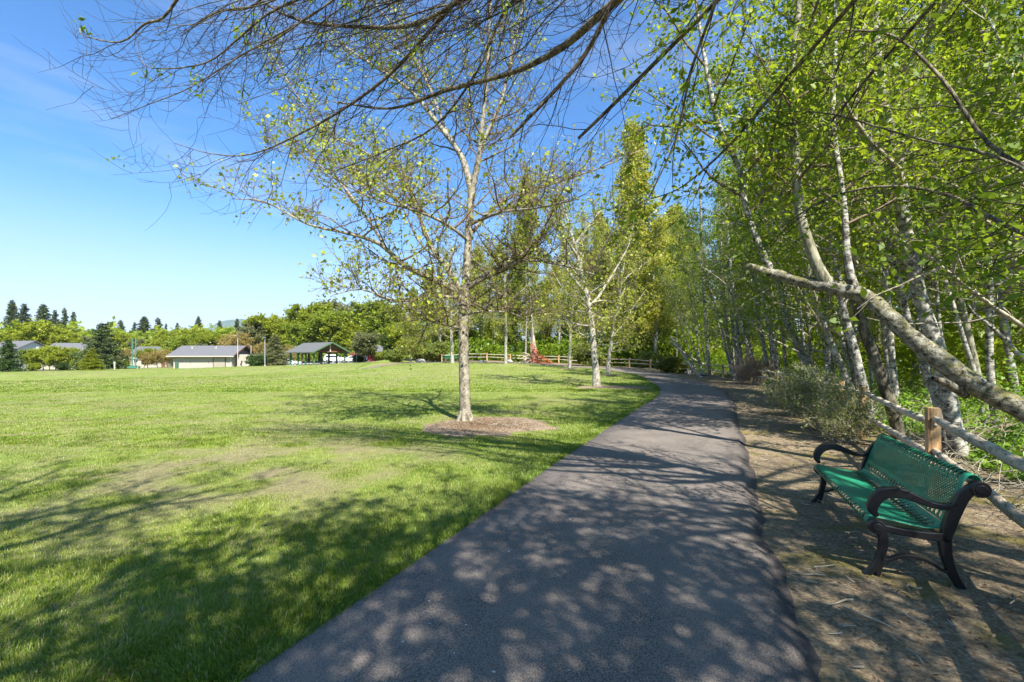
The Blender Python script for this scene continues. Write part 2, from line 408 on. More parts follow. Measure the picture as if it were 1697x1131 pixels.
# far ground sheets: road, car park, footpath by the shelter
def sheet(name, pts, mat, dz=.03, n=10):
    """quad strip between two edge lines"""
    A, B = pts; A = catmull(A, n); B = catmull(B, n); v = []
    for a, b in zip(A, B):
        for k in range(5):
            s = k/4; v.append((a[0]+(b[0]-a[0])*s, a[1]+(b[1]-a[1])*s))
    v = np.array(v); z = gz(v[:, 0], v[:, 1])+dz
    I = (np.arange(len(A)-1)[:, None]*5+np.arange(4)[None, :]).ravel()
    me = np_mesh(name, np.column_stack([v, z]), np.full(len(I), 4), np.stack([I, I+1, I+6, I+5], 1).ravel(), smooth=True)
    return tag(link_mesh(name, me, mat), kind='structure')
M_ROAD = plain('road_grey', (.28, .27, .27), .9, .2, var=.15, scale=.5)
M_BARKCHIP = plain('bark_chips', (.17, .11, .075), .95, .1, var=.5, scale=14)
sheet('road', ([(-190, 100), (-120, 97), (-92, 99), (-66, 108)], [(-190, 108), (-120, 105), (-94, 106), (-68, 114)]), M_ROAD, .06)
sheet('car_park', ([(-56, 96), (-40, 93), (-26, 94)], [(-60, 118), (-42, 116), (-27, 112)]), M_ROAD, .06)

# ------------------------------------------------------------------ tree building
def tubes(name, polys, sides=5, cap=False):
    """polys: list of (points, radii). One mesh of tapered tubes"""
    groups = {}
    for pts, rad in polys: groups.setdefault(len(pts), []).append((pts, rad))
    V, IDX, base = [], [], 0
    for n, g in groups.items():
        Pn = np.array([q[0] for q in g], float); R = np.array([q[1] for q in g], float)
        T = np.empty_like(Pn); T[:, 1:-1] = Pn[:, 2:]-Pn[:, :-2]; T[:, 0] = Pn[:, 1]-Pn[:, 0]; T[:, -1] = Pn[:, -1]-Pn[:, -2]
        T /= np.linalg.norm(T, axis=2, keepdims=True)+1e-9
        T0 = (Pn[:, -1]-Pn[:, 0]); ref = np.where(np.abs(T0[:, 2:3]) > .8*np.linalg.norm(T0, axis=1, keepdims=True), np.array([[1., .2, 0]]), np.array([[.1, .15, 1.]]))
        A = np.cross(T, ref[:, None, :]); A /= np.linalg.norm(A, axis=2, keepdims=True)+1e-9; B = np.cross(T, A)
        an = np.arange(sides)*2*math.pi/sides
        ring = Pn[:, :, None, :]+R[:, :, None, None]*(A[:, :, None, :]*np.cos(an)[None, None, :, None]+B[:, :, None, :]*np.sin(an)[None, None, :, None])
        K = len(g); V.append(ring.reshape(-1, 3))
        k = np.arange(K)[:, None, None]; i = np.arange(n-1)[None, :, None]; s = np.arange(sides)[None, None, :]; s2 = (s+1) % sides
        b = base+k*n*sides
        f = np.stack([b+i*sides+s, b+i*sides+s2, b+(i+1)*sides+s2, b+(i+1)*sides+s], -1)
        IDX.append(f.reshape(-1)); base += K*n*sides
    V = np.concatenate(V); IDX = np.concatenate(IDX)
    return np_mesh(name, V, np.full(len(IDX)//4, 4), IDX, smooth=True)

def leaves(name, C, size, rng, up=.5, aspect=.55, sizevar=.5, droop=0.):
    """C (n,3) leaf centres; one folded kite per leaf"""
    n = len(C); s = size*np.clip(np.exp(rng.normal(size=n)*.32*(sizevar/.5)), .4, 2.)[:, None]
    nrm = rng.normal(size=(n, 3)); nrm[:, 2] += up*1.5; nrm /= np.linalg.norm(nrm, axis=1, keepdims=True)
    d = rng.normal(size=(n, 3)); d[:, 2] -= droop; d -= nrm*(d*nrm).sum(1, keepdims=True); d /= np.linalg.norm(d, axis=1, keepdims=True)
    e = np.cross(nrm, d)
    v = np.stack([C-d*s*.5, C+e*s*aspect*.5+nrm*s*.06, C+d*s*.5-nrm*s*.1, C-e*s*aspect*.5+nrm*s*.06], 1).reshape(-1, 3)
    return np_mesh(name, v, np.full(n, 4), np.arange(n*4), attrs={'rnd': rng.random(n)})

def wander(p0, d0, L, n, rng, wig=.12, bend=(0, 0, 0)):
    """wandering polyline"""
    p = np.array(p0, float); d = np.array(d0, float); d /= np.linalg.norm(d); pts = [p.copy()]
    for i in range(n):
        d = d+rng.normal(size=3)*wig+np.array(bend)/n; d /= np.linalg.norm(d)
        p = p+d*L/n; pts.append(p.copy())
    return np.array(pts)
def lerp_poly(pts, t):
    x = t*(len(pts)-1); i = min(int(x), len(pts)-2); f = x-i
    return pts[i]*(1-f)+pts[i+1]*f
def tang(pts, t):
    i = min(int(t*(len(pts)-1)), len(pts)-2); d = pts[i+1]-pts[i]; return d/(np.linalg.norm(d)+1e-9)

def grow(trunks, rng, nb=22, t0=.3, t1=.98, blen=lambda t: 2.5*(1-t)+.6, elev=.6, sub=7, sublen=.45, tw=4, twlen=.35,
         leafn=8, leafr=.22, r_b=.35, wig=.14, bend=(0, 0, .35), subbend=(0, 0, .1), side=None, min_t=.25, gap=0.):
    """from trunk polylines [(pts, rads)] grow branches, twigs and leaf centres"""
    br, tws, lc = [], [], []
    for (tp, tr) in trunks:
        for k in range(nb):
            t_ = t0+(t1-t0)*((k+rng.random()*.8)/nb)
            p = lerp_poly(tp, t_); r = float(np.interp(t_, np.linspace(0, 1, len(tr)), tr))
            az = k*2.399+rng.random()*.8
            if side is not None and rng.random() < .5: az = side+rng.normal()*.7
            tt = tang(tp, t_); L = blen(t_)*(.7+.6*rng.random()); el = elev*(.7+.6*rng.random())
            d = np.array([math.cos(az)*math.cos(el), math.sin(az)*math.cos(el), math.sin(el)])+tt*.25
            rb = min(r*.75, max(.008, L*.016))*(.8+.4*rng.random())
            bp = wander(p, d, L, 6, rng, wig, bend)
            br.append((bp, np.linspace(rb, rb*.3, 7)))
            for j in range(sub):
                u = min_t+(1-min_t)*(j+rng.random())/sub
                q = lerp_poly(bp, u); td = tang(bp, u); sd = td*.7+rng.normal(size=3)*.65; sl = L*sublen*(1.15-u*.6)*(.6+.8*rng.random())
                sp = wander(q, sd, sl, 4, rng, wig*1.3, subbend)
                tws.append((sp, np.linspace(max(.004, rb*.35), .003, 5)))
                if rng.random() < gap: continue
                for a in range(tw):
                    v = (a+rng.random())/tw; q2 = lerp_poly(sp, v)
                    tp2 = wander(q2, tang(sp, v)*.6+rng.normal(size=3)*.6, twlen*(.5+rng.random()), 2, rng, .2, subbend)
                    tws.append((tp2, np.array([.004, .003, .002])))
                    lc.append((tp2[0], tp2[-1], leafn))
    C = np.array([c for a0, c, k in lc]) if lc else np.zeros((0, 3))
    if len(C) and leafn:
        A0 = np.repeat(np.array([a0 for a0, c, k in lc]), leafn, 0); C = np.repeat(C, leafn, 0)
        C = A0+(C-A0)*(rng.random((len(C), 1))*1.5)+rng.normal(size=C.shape)*leafr*np.where(rng.random((len(C), 1)) < .3, 1., .38)
    return br, tws, C

def tree_obj(name, trunks, br, tws, C, mats, leafsize, rng, sides=8, up=.5, loc=None, twigs=True, aspect=.55, tks=1., parts=('trunk', 'branches', 'crown'), droop=0.):
    """an Empty with trunk, branches, crown. mats = (bark, twig, leaf)"""
    e = empty(name)
    link_mesh(parts[0], tubes(parts[0], trunks, sides), mats[0], e)
    if len(br) or len(tws):
        tw2 = [(p, r*tks) for p, r in tws] if twigs else []
        link_mesh(parts[1], tubes(parts[1], br+tw2, 4), mats[1], e)
    if len(C): link_mesh(parts[2], leaves(parts[2], C, leafsize, rng, up, aspect, droop=droop), mats[2], e)
    if loc: e.location = loc
    return e

def recolour(o, mp):
    """object-level material for one copy: {part name: material}"""
    for ch in o.children:
        k = ch.name.split('.')[0]
        if k in mp:
            ch.material_slots[0].link = 'OBJECT'; ch.material_slots[0].material = mp[k]

def trunk_px(pts, k=1., n=4):
    """hand-set trunk: list of (px, py, depth, diameter in px)"""
    q = catmull([(*P(a, b, d), k*w_/2/F*d) for a, b, d, w_ in pts], n)
    return np.array([v[:3] for v in q]), np.array([max(.004, v[3]) for v in q])

def roughen(me, sides, rad, amp, seed):
    """knobbly bark: push the rings in and out"""
    n = len(me.vertices); co = np.empty(n*3, dtype=np.float32); me.vertices.foreach_get('co', co); co = co.reshape(-1, sides, 3)
    c = co.mean(1, keepdims=True); k = len(co); a = np.arange(sides)*2*math.pi/sides; u = np.arange(k)[:, None]*.35+0*a; 
    f = (fnoise(u+np.cos(a)*2.2+50, np.sin(a)*2.2+u*.3+50, 1.3, seed, 4)-.5)*2*amp+(fnoise(u*.25+np.cos(a)*.8+80, np.sin(a)*.8+80, 1., seed+5, 2)-.5)*2*amp
    co = c+(co-c)*(1+f[:, :, None]); me.vertices.foreach_set('co', co.astype(np.float32).ravel()); me.update(); return me

# ---- prototypes for the wood
def alder_proto(seed, H=14, r=.11, lean=.0, dens=14, nb=30, t0=.3, leafmat=L_ALDER, bark=B_ALDER, size=.11, blen=None, elev=.5, leafr=.26, name='alder_tree', sub=6, tw=4):
    rng = np.random.default_rng(seed)
    tp = wander((0, 0, -.3), (lean, 0, 1), H, 12, rng, .045, (0, 0, .1)); tr = np.linspace(r, .015, 13)
    b, s, C = grow([(tp, tr)], rng, nb=nb, t0=t0, blen=blen or (lambda t: 2.6*(1-t)**.7+.7), elev=elev, sub=sub, tw=tw, leafn=dens, leafr=leafr, gap=.12)
    return tree_obj(name, [(tp, tr)], b, s, C, (bark, B_TWIG_GREY, leafmat), size, rng, sides=8, tks=1.2)
PROTO_Y = -400.    # prototypes are placed for real further down; none is left over

wood_protos = [alder_proto(11, 15, .11, t0=.22), alder_proto(12, 13, .09, dens=13, t0=.18, bark=B_GREEN), alder_proto(13, 16, .12, t0=.25, leafmat=L_ALDER2), alder_proto(14, 11, .075, dens=12, t0=.14, leafmat=L_ALDER2, nb=34, bark=B_DARK)]
used = [False]*4
def place(protos, used, k, x, y, rz, s, label, cat, group, lean=(0, 0), dz=0, mats=None, sz=1.):
    e = protos[k] if not used[k] else copy_tree(protos[k]); used[k] = True
    e.location = (x, y, g1(x, y)+dz); e.rotation_mode = 'XYZ'; e.rotation_euler = (lean[1], lean[0], rz); e.scale = (s, s, s*sz)
    # lean after spin
    e.rotation_euler = (Matrix.Rotation(lean[0], 3, 'Y') @ Matrix.Rotation(lean[1], 3, 'X') @ Matrix.Rotation(rz, 3, 'Z')).to_euler()
    tag(e, label, cat, group)
    if mats: recolour(e, mats)
    return e

# ------------------------------------------------------------------ hand-set trees
rngT = np.random.default_rng(21)

# main tree on the lawn (trunk, limbs traced, smaller wood grown)
def px_poly(pts, n=3, k=1.): return trunk_px(pts, k, n)
D0 = 10.97
main_trunk = px_poly(k=.8, pts=[(771, 704, D0, 30), (771, 690, D0, 24), (770, 640, D0, 22.5), (768, 560, D0, 21), (769, 500, D0, 22), (772, 470, D0, 17), (776, 400, D0, 15), (779, 350, D0, 14), (783, 310, D0, 17)])
limbs = [
 px_poly([(783, 315, D0, 13), (792, 270, D0-.1, 12), (800, 200, D0-.2, 10), (808, 110, D0-.3, 7), (812, 20, D0-.4, 5), (820, -60, D0-.4, 3)]),
 px_poly([(782, 322, D0, 12), (765, 260, D0+.2, 10), (725, 205, D0+.3, 8), (680, 150, D0+.4, 6), (620, 110, D0+.4, 4), (560, 70, D0+.3, 2.5)]),
 px_poly([(784, 300, D0, 9), (800, 240, D0+.3, 8), (830, 170, D0+.7, 6), (850, 80, D0+1, 4), (870, 0, D0+1.3, 2.5)]),
 px_poly([(768, 500, D0, 12), (755, 482, D0-.05, 12), (715, 462, D0-.3, 11), (670, 440, D0-.7, 9), (630, 405, D0-1.0, 7), (580, 388, D0-1.3, 5), (510, 372, D0-1.6, 3.6), (440, 335, D0-1.9, 2.4), (385, 330, D0-2.1, 1.5)]),
 px_poly([(762, 480, D0, 10), (745, 450, D0, 9), (715, 410, D0+.3, 8), (690, 345, D0+.6, 6.5), (665, 290, D0+.8, 5), (600, 250, D0+.9, 3.5), (530, 220, D0+.8, 2.2)]),
 px_poly([(775, 478, D0, 9), (800, 458, D0-.1, 8.5), (840, 438, D0-.3, 7), (880, 410, D0-.5, 5), (905, 370, D0-.6, 3.5), (930, 300, D0-.8, 2.2)]),
 px_poly([(776, 476, D0, 7), (815, 455, D0-.2, 6), (870, 432, D0-.5, 4.5), (930, 440, D0-1.0, 3.2), (985, 455, D0-1.4, 2)]),
 px_poly([(764, 494, D0, 6), (720, 492, D0-.4, 5), (660, 500, D0-1, 3.6), (600, 480, D0-1.5, 2.4), (550, 490, D0-1.8, 1.5)]),
 px_poly([(774, 520, D0, 6), (810, 516, D0-.1, 4.2), (850, 520, D0-.3, 2.8), (880, 535, D0-.5, 1.6)]),
 px_poly([(768, 545, D0, 5), (735, 538, D0-.3, 4), (700, 530, D0-.6, 2.6), (670, 533, D0-.9, 1.5)]),
 px_poly([(779, 390, D0, 7), (830, 335, D0+.2, 5.5), (900, 310, D0+.5, 4), (990, 280, D0+.8, 2.5), (1060, 250, D0+1, 1.5)]),
 px_poly([(777, 400, D0, 6), (740, 372, D0-.6, 5), (690, 350, D0-1.3, 4), (620, 330, D0-1.9, 2.6), (560, 300, D0-2.4, 1.6)]),
 px_poly([(778, 372, D0, 6.5), (830, 352, D0-.7, 5), (890, 345, D0-1.4, 3.2), (960, 330, D0-2, 1.8)]),
 px_poly([(640, 412, D0-.95, 5), (600, 350, D0-1.0, 4.2), (560, 300, D0-1.0, 3.2), (500, 255, D0-1.0, 2.2), (430, 225, D0-1.1, 1.4)]),
 px_poly([(700, 360, D0+.55, 5), (640, 320, D0+.4, 4), (570, 260, D0+.2, 3), (500, 170, D0, 2), (450, 90, D0, 1.3)]),
 px_poly([(740, 220, D0+.3, 6), (700, 120, D0+.5, 4.5), (640, 30, D0+.6, 3), (590, -30, D0+.6, 2)]),
]
b1, s1, C1 = grow(limbs, rngT, nb=21, t0=.18, blen=lambda t: 1.5*(1.1-t*.6), elev=.35, sub=9, sublen=.5, tw=3, twlen=.24, leafn=3, leafr=.06, r_b=.3, wig=.2, bend=(0, 0, .6), min_t=.15, gap=.25)
keep = rngT.random(len(C1)) < np.where(C1[:, 0] < -1.6, .8, .4); C1 = C1[keep]; s1 = s1
mt = empty('budding_tree', label='nearest and largest lawn tree, forking limbs with yellow green buds, standing in wood chips', cat='tree')
base = np.array([-1.13, D0, 0])
roots = []
for k in range(7):
    a = k*.9+rngT.random()*.4; r0 = .13; q = [base+np.array([math.cos(a)*r0*s, math.sin(a)*r0*s, z]) for s, z in ((.6, .26), (1.15, .07), (1.9, -.03))]
    roots.append((np.array(q), np.array([.07, .055, .02])))
limbs = [(p_, r_*(.74 if i_ == 0 else .98)) for i_, (p_, r_) in enumerate(limbs)]
link_mesh('trunk', tubes('trunk', [main_trunk]+limbs+roots, 12), B_MAIN, mt)
link_mesh('branches', tubes('branches', b1+[(p, r*.9) for p, r in s1], 4), B_TWIG, mt)
link_mesh('crown', leaves('crown', C1, .066, rngT, .5, .8), L_BUD, mt)

# lawn trees further along, same kind
def lawn_tree(seed, base, H, r, fork, label, lx=(0, 0), spread=1., leafd=3):
    rng = np.random.default_rng(seed)
    tp = wander((0, 0, -.1), (lx[0], 0, 1), H, 14, rng, .05, (0, 0, .3)); tr = np.interp(np.linspace(0, 1, 15), [0, .06, fork, 1], [r*1.3, r, r*.72, .012])
    lm = []
    for k in range(7):
        t_ = fork+(1-fork)*.55*k/7; az = k*2.4+rng.random(); L = H*.42*(1-.5*(k/7))*spread
        d = (math.cos(az), math.sin(az), .9+.2*k/7); lp = wander(lerp_poly(tp, t_), d, L, 7, rng, .12, (0, 0, .5)); lm.append((lp, np.linspace(r*.45, .012, 8)))
    low = []
    for k in range(8):
        t_ = fork*.55+fork*.55*k/8; az = k*2.4+2+rng.random(); lp = wander(lerp_poly(tp, t_), (math.cos(az), math.sin(az), .15), H*.2*spread, 6, rng, .16, (0, 0, .2)); low.append((lp, np.linspace(r*.22, .008, 7)))
    b, s, C = grow([(tp, tr)]+lm+low, rng, nb=7, t0=.3, blen=lambda t: 1.3*(1.15-t*.5), elev=.5, sub=6, tw=3, twlen=.3, leafn=leafd, leafr=.10, wig=.16, bend=(0, 0, .5), min_t=.15)
    e = tree_obj('budding_tree', [(tp, tr)]+lm+low, b, s, C, (B_LAWN, B_TWIG, L_BUD), .10, rng, sides=8, tks=1.6, aspect=.75)
    e.location = base; return tag(e, label, 'tree')
def gp(px, d): x = (px-848.5)/F*d; return (x, d, g1(x, d))
lawn_tree(31, gp(989, 23.2), 13, .19, .33, 'second lawn tree from the camera, pale crooked trunk near the path bend', (-.03, 0))
lawn_tree(32, gp(1008, 33.5), 13, .17, .22, 'lawn tree behind the crooked one, trunk dividing low beside the path bend')
lawn_tree(33, gp(944, 42.), 15, .16, .38, 'slim lawn tree left of the crooked trunk, standing just before the far path')
lawn_tree(34, gp(838, 46.), 15, .16, .4, 'slim lawn tree right of the big trunk, before the far rail fence')
lawn_tree(35, gp(750, 47.), 14, .17, .35, 'slim lawn tree seen just left of the big trunk, near the far bench')
lawn_tree(36, gp(681, 58.), 6, .10, .35, 'small young tree with pale green leaves at the far lawn edge', spread=1.2, leafd=6)

# overhanging tree: trunk stands outside the frame to the right, its limbs reach over the path
ov_root = np.array([6.2, -.6, 0])
ov_trunk = [(np.array([[6.2, -.6, -.2], [6.1, -.5, 1.5], [5.9, -.3, 3.0], [5.6, 0., 4.2], [5.2, .3, 5.6], [4.75, .55, 7.4]]), np.array([.24, .2, .17, .15, .12, .09]))]
def ov(pts, start=(4.75, .55, 7.3), r0=.06):
    q = [(*P(a, b, d), .8*w_/2/F*d) for a, b, d, w_ in pts]; a_ = np.array((*start, r0)); b_ = np.array(q[0]); dd = b_-np.array(q[1]); sg = np.linalg.norm(dd[:3]); k_ = max(2, int(round(np.linalg.norm((b_-a_)[:3])/max(sg, .35))))
    c_ = b_+dd/sg*np.linalg.norm((b_-a_)[:3])*.5; c_[3] = (a_[3]+b_[3])/2
    q = [tuple((1-t)**2*a_+2*t*(1-t)*c_+t*t*b_) for t in [i/k_ for i in range(k_)]]+q
    q = catmull(q, 4); return np.array([v[:3] for v in q]), np.array([max(.0035, abs(v[3])) for v in q])
ovl = [
 ov([(1000, 20, 4.1, 17), (930, 80, 4.5, 14), (850, 120, 4.8, 10), (740, 150, 5.1, 8), (650, 180, 5.4, 5), (560, 170, 5.6, 3.5)]),
 ov([(1010, 15, 3.8, 11), (970, 90, 4.1, 10), (920, 150, 4.3, 8), (845, 228, 4.5, 6)]),
 ov([(780, -10, 4.6, 10), (690, 40, 4.9, 9), (600, 45, 5.2, 7), (500, 35, 5.4, 6), (430, 0, 5.5, 4), (380, -40, 5.6, 3)]),
 ov([(740, 20, 4.8, 9), (660, 110, 5.1, 7), (600, 160, 5.3, 6), (520, 210, 5.5, 4.5), (420, 255, 5.7, 3), (350, 255, 5.8, 2), (290, 238, 5.9, 1.3)]),
 ov([(560, -30, 5.0, 7), (450, 20, 5.3, 5), (400, 60, 5.4, 4), (340, 105, 5.6, 3), (250, 113, 5.7, 2), (228, 85, 5.8, 1.3)]),
 ov([(300, -10, 5.2, 6.5), (270, 30, 5.3, 5), (240, 40, 5.4, 4.5), (200, 70, 5.5, 3), (140, 60, 5.6, 2), (132, 50, 5.7, 1.3)]),
 ov([(1150, 40, 4.0, 9), (1070, 120, 4.4, 8.5), (1010, 180, 4.7, 7.5), (958, 230, 4.9, 6)], start=(4.9, .45, 6.6)),
 ov([(1180, 20, 3.4, 7), (1145, 120, 3.7, 5.5), (1120, 230, 4.0, 4), (1080, 320, 4.2, 2.5)], start=(4.9, .45, 6.6)),
 ov([(1395, 25, 3.5, 9), (1330, 100, 3.9, 8), (1270, 170, 4.2, 7), (1200, 250, 4.5, 5), (1130, 310, 4.8, 3), (1080, 330, 5, 2)], start=(4.9, .45, 6.6)),
 ov([(1500, 60, 3.4, 7), (1420, 150, 3.8, 5.5), (1350, 240, 4.1, 3.5), (1290, 330, 4.4, 2)], start=(4.9, .45, 6.6)),
 ov([(1760, 300, 3.0, 10), (1640, 240, 3.5, 8), (1560, 130, 3.9, 7), (1480, 60, 4.2, 5), (1400, 50, 4.4, 3)], start=(5.8, -.1, 3.6)),
 ov([(1800, 430, 3.0, 11), (1660, 370, 3.5, 9), (1560, 320, 3.9, 7.5), (1450, 310, 4.2, 5.5), (1360, 335, 4.5, 4), (1290, 380, 4.7, 2.5)], start=(5.9, -.3, 3.0)),
 ov([(1800, 330, 2.7, 7), (1650, 260, 3.2, 6), (1520, 230, 3.6, 4.5), (1380, 190, 4.0, 3), (1290, 185, 4.3, 2)], start=(5.9, -.3, 3.0)),
 ov([(900, -60, 4.6, 8), (830, 30, 4.8, 6), (790, 120, 5, 5), (720, 210, 5.2, 4), (640, 250, 5.4, 3), (540, 290, 5.6, 1.8)]),
 ov([(480, -60, 5, 7), (420, 10, 5.2, 4.5), (360, 20, 5.4, 3.5), (300, 60, 5.6, 2)]),
]
rngO = np.random.default_rng(5)
for i in range(26):   # the many lesser boughs of the tangle, all running down and to the left from the same tree
    x0 = 470+620*rngO.random(); L_ = 170+280*rngO.random(); dr_ = .30+.55*rngO.random()+.5*max(0, (x0-800)/400); d0 = 4.2+1.3*rngO.random(); w0_ = 2.2+2.6*rngO.random(); sg_ = rngO.normal()*.15
    y0 = -30-60*rngO.random(); n_ = 6; pp = []
    for j in range(n_+1):
        q = j/n_; pp.append((x0-L_*q*(1+sg_*q)+rngO.normal()*5, y0+L_*dr_*(q*1.25-.42*q*q)+rngO.normal()*5, d0+.9*q, w0_*(1-.78*q)))
    ovl.append(ov(pp, r0=.03))
ob, otw, oC = [], [], []
for i, (tp, tr) in enumerate(ovl):
    nb_ = 23 if i in (0, 1, 2, 3, 4, 13) else 14 if i < 15 else 16
    for k in range(nb_):
        t_ = .45+.54*(k+rngO.random())/nb_; q = lerp_poly(tp, t_); td = tang(tp, t_); r = float(np.interp(t_, np.linspace(0, 1, len(tr)), tr))
        # twigs sweep outward and down, then turn up at the tip
        d = td*.9+np.array([-.25, .1, -.45])+rngO.normal(size=3)*np.array([.45, .45, .3]); L = (.55+.9*rngO.random())
        n = 8; p_ = q.copy(); d /= np.linalg.norm(d); pts = [p_.copy()]
        for j in range(n):
            d = d+rngO.normal(size=3)*.13+np.array([-.03, 0, -.06 if j < 3 else .13]); d /= np.linalg.norm(d); p_ = p_+d*L/n; pts.append(p_.copy())
        pts = np.array(pts); ob.append((pts, np.linspace(min(r*.55, .0058), .0015, n+1)))
        for j in range(5):
            u = .2+.75*(j+rngO.random())/5; q2 = lerp_poly(pts, u); d2 = tang(pts, u)*.8+rngO.normal(size=3)*.5+np.array([0, 0, .25])
            sp = wander(q2, d2, L*.38*(.5+rngO.random()), 4, rngO, .2, (0, 0, .5)); otw.append((sp, np.linspace(.0028, .0014, 5)))
            if i in (7, 8, 9, 10, 11, 12) and rngO.random() < .75:
                for a in range(11): oC.append(lerp_poly(sp, rngO.random())+rngO.normal(size=3)*.05)
            elif rngO.random() < .025:
                cc = sp[-1]
                for a in range(14): oC.append(cc+rngO.normal(size=3)*.045)
# crown above and behind the camera, which shades the path and the lawn
up_l = []
for k in range(15):
    az = -.35+k*.31+rngO.random()*.2; el = .35+.5*rngO.random(); L = 3.2+2.6*rngO.random()
    lp = wander(np.array([5.4, .1, 4.6])+np.array([-.04, .03, .28])*k*.6, (math.cos(az)*math.cos(el)*-1, -abs(math.sin(az))*.8*math.cos(el), math.sin(el)), L, 8, rngO, .1, (0, 0, .1)); up_l.append((lp, np.linspace(.06, .012, 9)))
b2, s2, C2 = grow(up_l, rngO, nb=9, t0=.25, blen=lambda t: 1.3, elev=.3, sub=6, tw=4, leafn=2, leafr=.16, gap=.8)
ot = empty('overhanging_tree', label='dark leafless drooping branches hanging over the top of the view above path and lawn', cat='tree')
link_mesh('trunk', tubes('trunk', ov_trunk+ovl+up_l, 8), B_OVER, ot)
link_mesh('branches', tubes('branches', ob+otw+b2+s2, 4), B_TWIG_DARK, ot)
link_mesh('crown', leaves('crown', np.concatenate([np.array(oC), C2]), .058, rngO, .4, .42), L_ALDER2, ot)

# shade trees behind the camera whose shadows dapple the path and the near lawn
# (no part of them is in the picture, their shade is)
def shade_tree(seed, x, y, H, spread, label, dens=5, lsz=.10, nb=14, gap=.25):
    rng = np.random.default_rng(seed)
    tp = wander((0, 0, -.2), (0, 0, 1), H*.85, 10, rng, .05); tr = np.linspace(.2, .03, 11); lm = []
    for k in range(9):
        az = k*2.4; t_ = .58+.4*k/9; lp = wander(lerp_poly(tp, t_), (math.cos(az), math.sin(az), .35), spread*(1.1-.4*k/9), 7, rng, .12, (0, 0, .2)); lm.append((lp, np.linspace(.08, .012, 8)))
    b, s, C = grow(lm, rng, nb=nb, t0=.2, blen=lambda t: 1.7*(1.15-t*.5), elev=.3, sub=6, tw=3, leafn=dens, leafr=.17, gap=gap)
    e = tree_obj('shade_tree', [(tp, tr)]+lm, b, s, C, (B_DARK, B_TWIG_DARK, L_ALDER), lsz, rng)
    e.location = (x, y, g1(x, y)); return tag(e, label, 'tree')
shade_tree(41, 2.1, -2.3, 9.6, 2.8, 'broad leafy tree behind the viewer, right of the path, shading the near asphalt', dens=9)
shade_tree(42, -3.4, -1.6, 9.4, 3.6, 'broad leafy tree behind the viewer, left of the path, shading the near lawn', dens=5, lsz=.08, gap=.6)
shade_tree(44, 6.3, -4.4, 9.4, 2.5, 'broad leafy tree behind the viewer, furthest right beyond the fence', dens=6)
shade_tree(43, -9.0, -1.6, 9.4, 3.6, 'broad leafy tree behind the viewer, furthest left on the lawn', dens=7, gap=.45)

# fallen leaning log over the fence, with living shoots rising from it
rngF = np.random.default_rng(77)
log = px_poly([(1900, 800, 5.0, 62), (1790, 742, 5.2, 57), (1697, 680, 5.4, 52), (1620, 640, 5.6, 46), (1560, 596, 5.8, 42), (1510, 555, 6.0, 38), (1470, 518, 6.2, 36), (1440, 492, 6.35, 34), (1400, 480, 6.5, 31), (1350, 468, 6.8, 27), (1300, 455, 7.1, 22), (1254, 440, 7.3, 17)], 12, .69)
lp_, lr_ = log; lp_ = lp_+np.cumsum(rngF.normal(size=lp_.shape)*.006, 0)*np.linspace(0, 1, len(lp_))[:, None]
shoot1 = px_poly([(1372, 474, 6.65, 22), (1350, 430, 6.7, 17), (1325, 350, 6.8, 15), (1318, 250, 6.9, 13), (1312, 130, 7.1, 11), (1325, 0, 7.3, 9), (1330, -150, 7.6, 6)])
shoot2 = px_poly([(1278, 448, 7.2, 12), (1255, 400, 7.25, 11), (1235, 340, 7.3, 9), (1225, 280, 7.4, 8.5), (1190, 205, 7.5, 8), (1170, 110, 7.6, 7), (1150, -20, 7.7, 4)])
stub = px_poly([(1600, 655, 5.7, 14), (1570, 636, 5.6, 13), (1545, 627, 5.55, 7)])
shoot3 = px_poly([(1420, 486, 6.4, 12), (1405, 430, 6.5, 11), (1398, 330, 6.7, 9), (1380, 200, 6.9, 8), (1385, 60, 7.1, 6), (1380, -60, 7.3, 4)])
e = empty('leaning_tree', label='thick mossy grey trunk fallen at a slant over the rail fence, with upright shoots', cat='tree')
link_mesh('trunk', roughen(tubes('trunk', [(lp_, lr_)], 24), 24, lr_, .13, 3), B_LOG, e)
link_mesh('stub', tubes('stub', [stub], 7), B_DARK, e)
for sh in (shoot1, shoot2, shoot3): link_mesh('shoot', tubes('shoot', [sh], 9), B_GREEN if sh is shoot1 else B_ALDER, e)
b, s, C = grow([shoot1, shoot2, shoot3], rngF, nb=12, t0=.3, blen=lambda t: 1.5, elev=.3, sub=6, tw=4, leafn=15, leafr=.2, gap=.15)
link_mesh('branches', tubes('branches', b+s, 4), B_TWIG, e); link_mesh('crown', leaves('crown', C, .074, rngF, .5), L_ALDER, e)

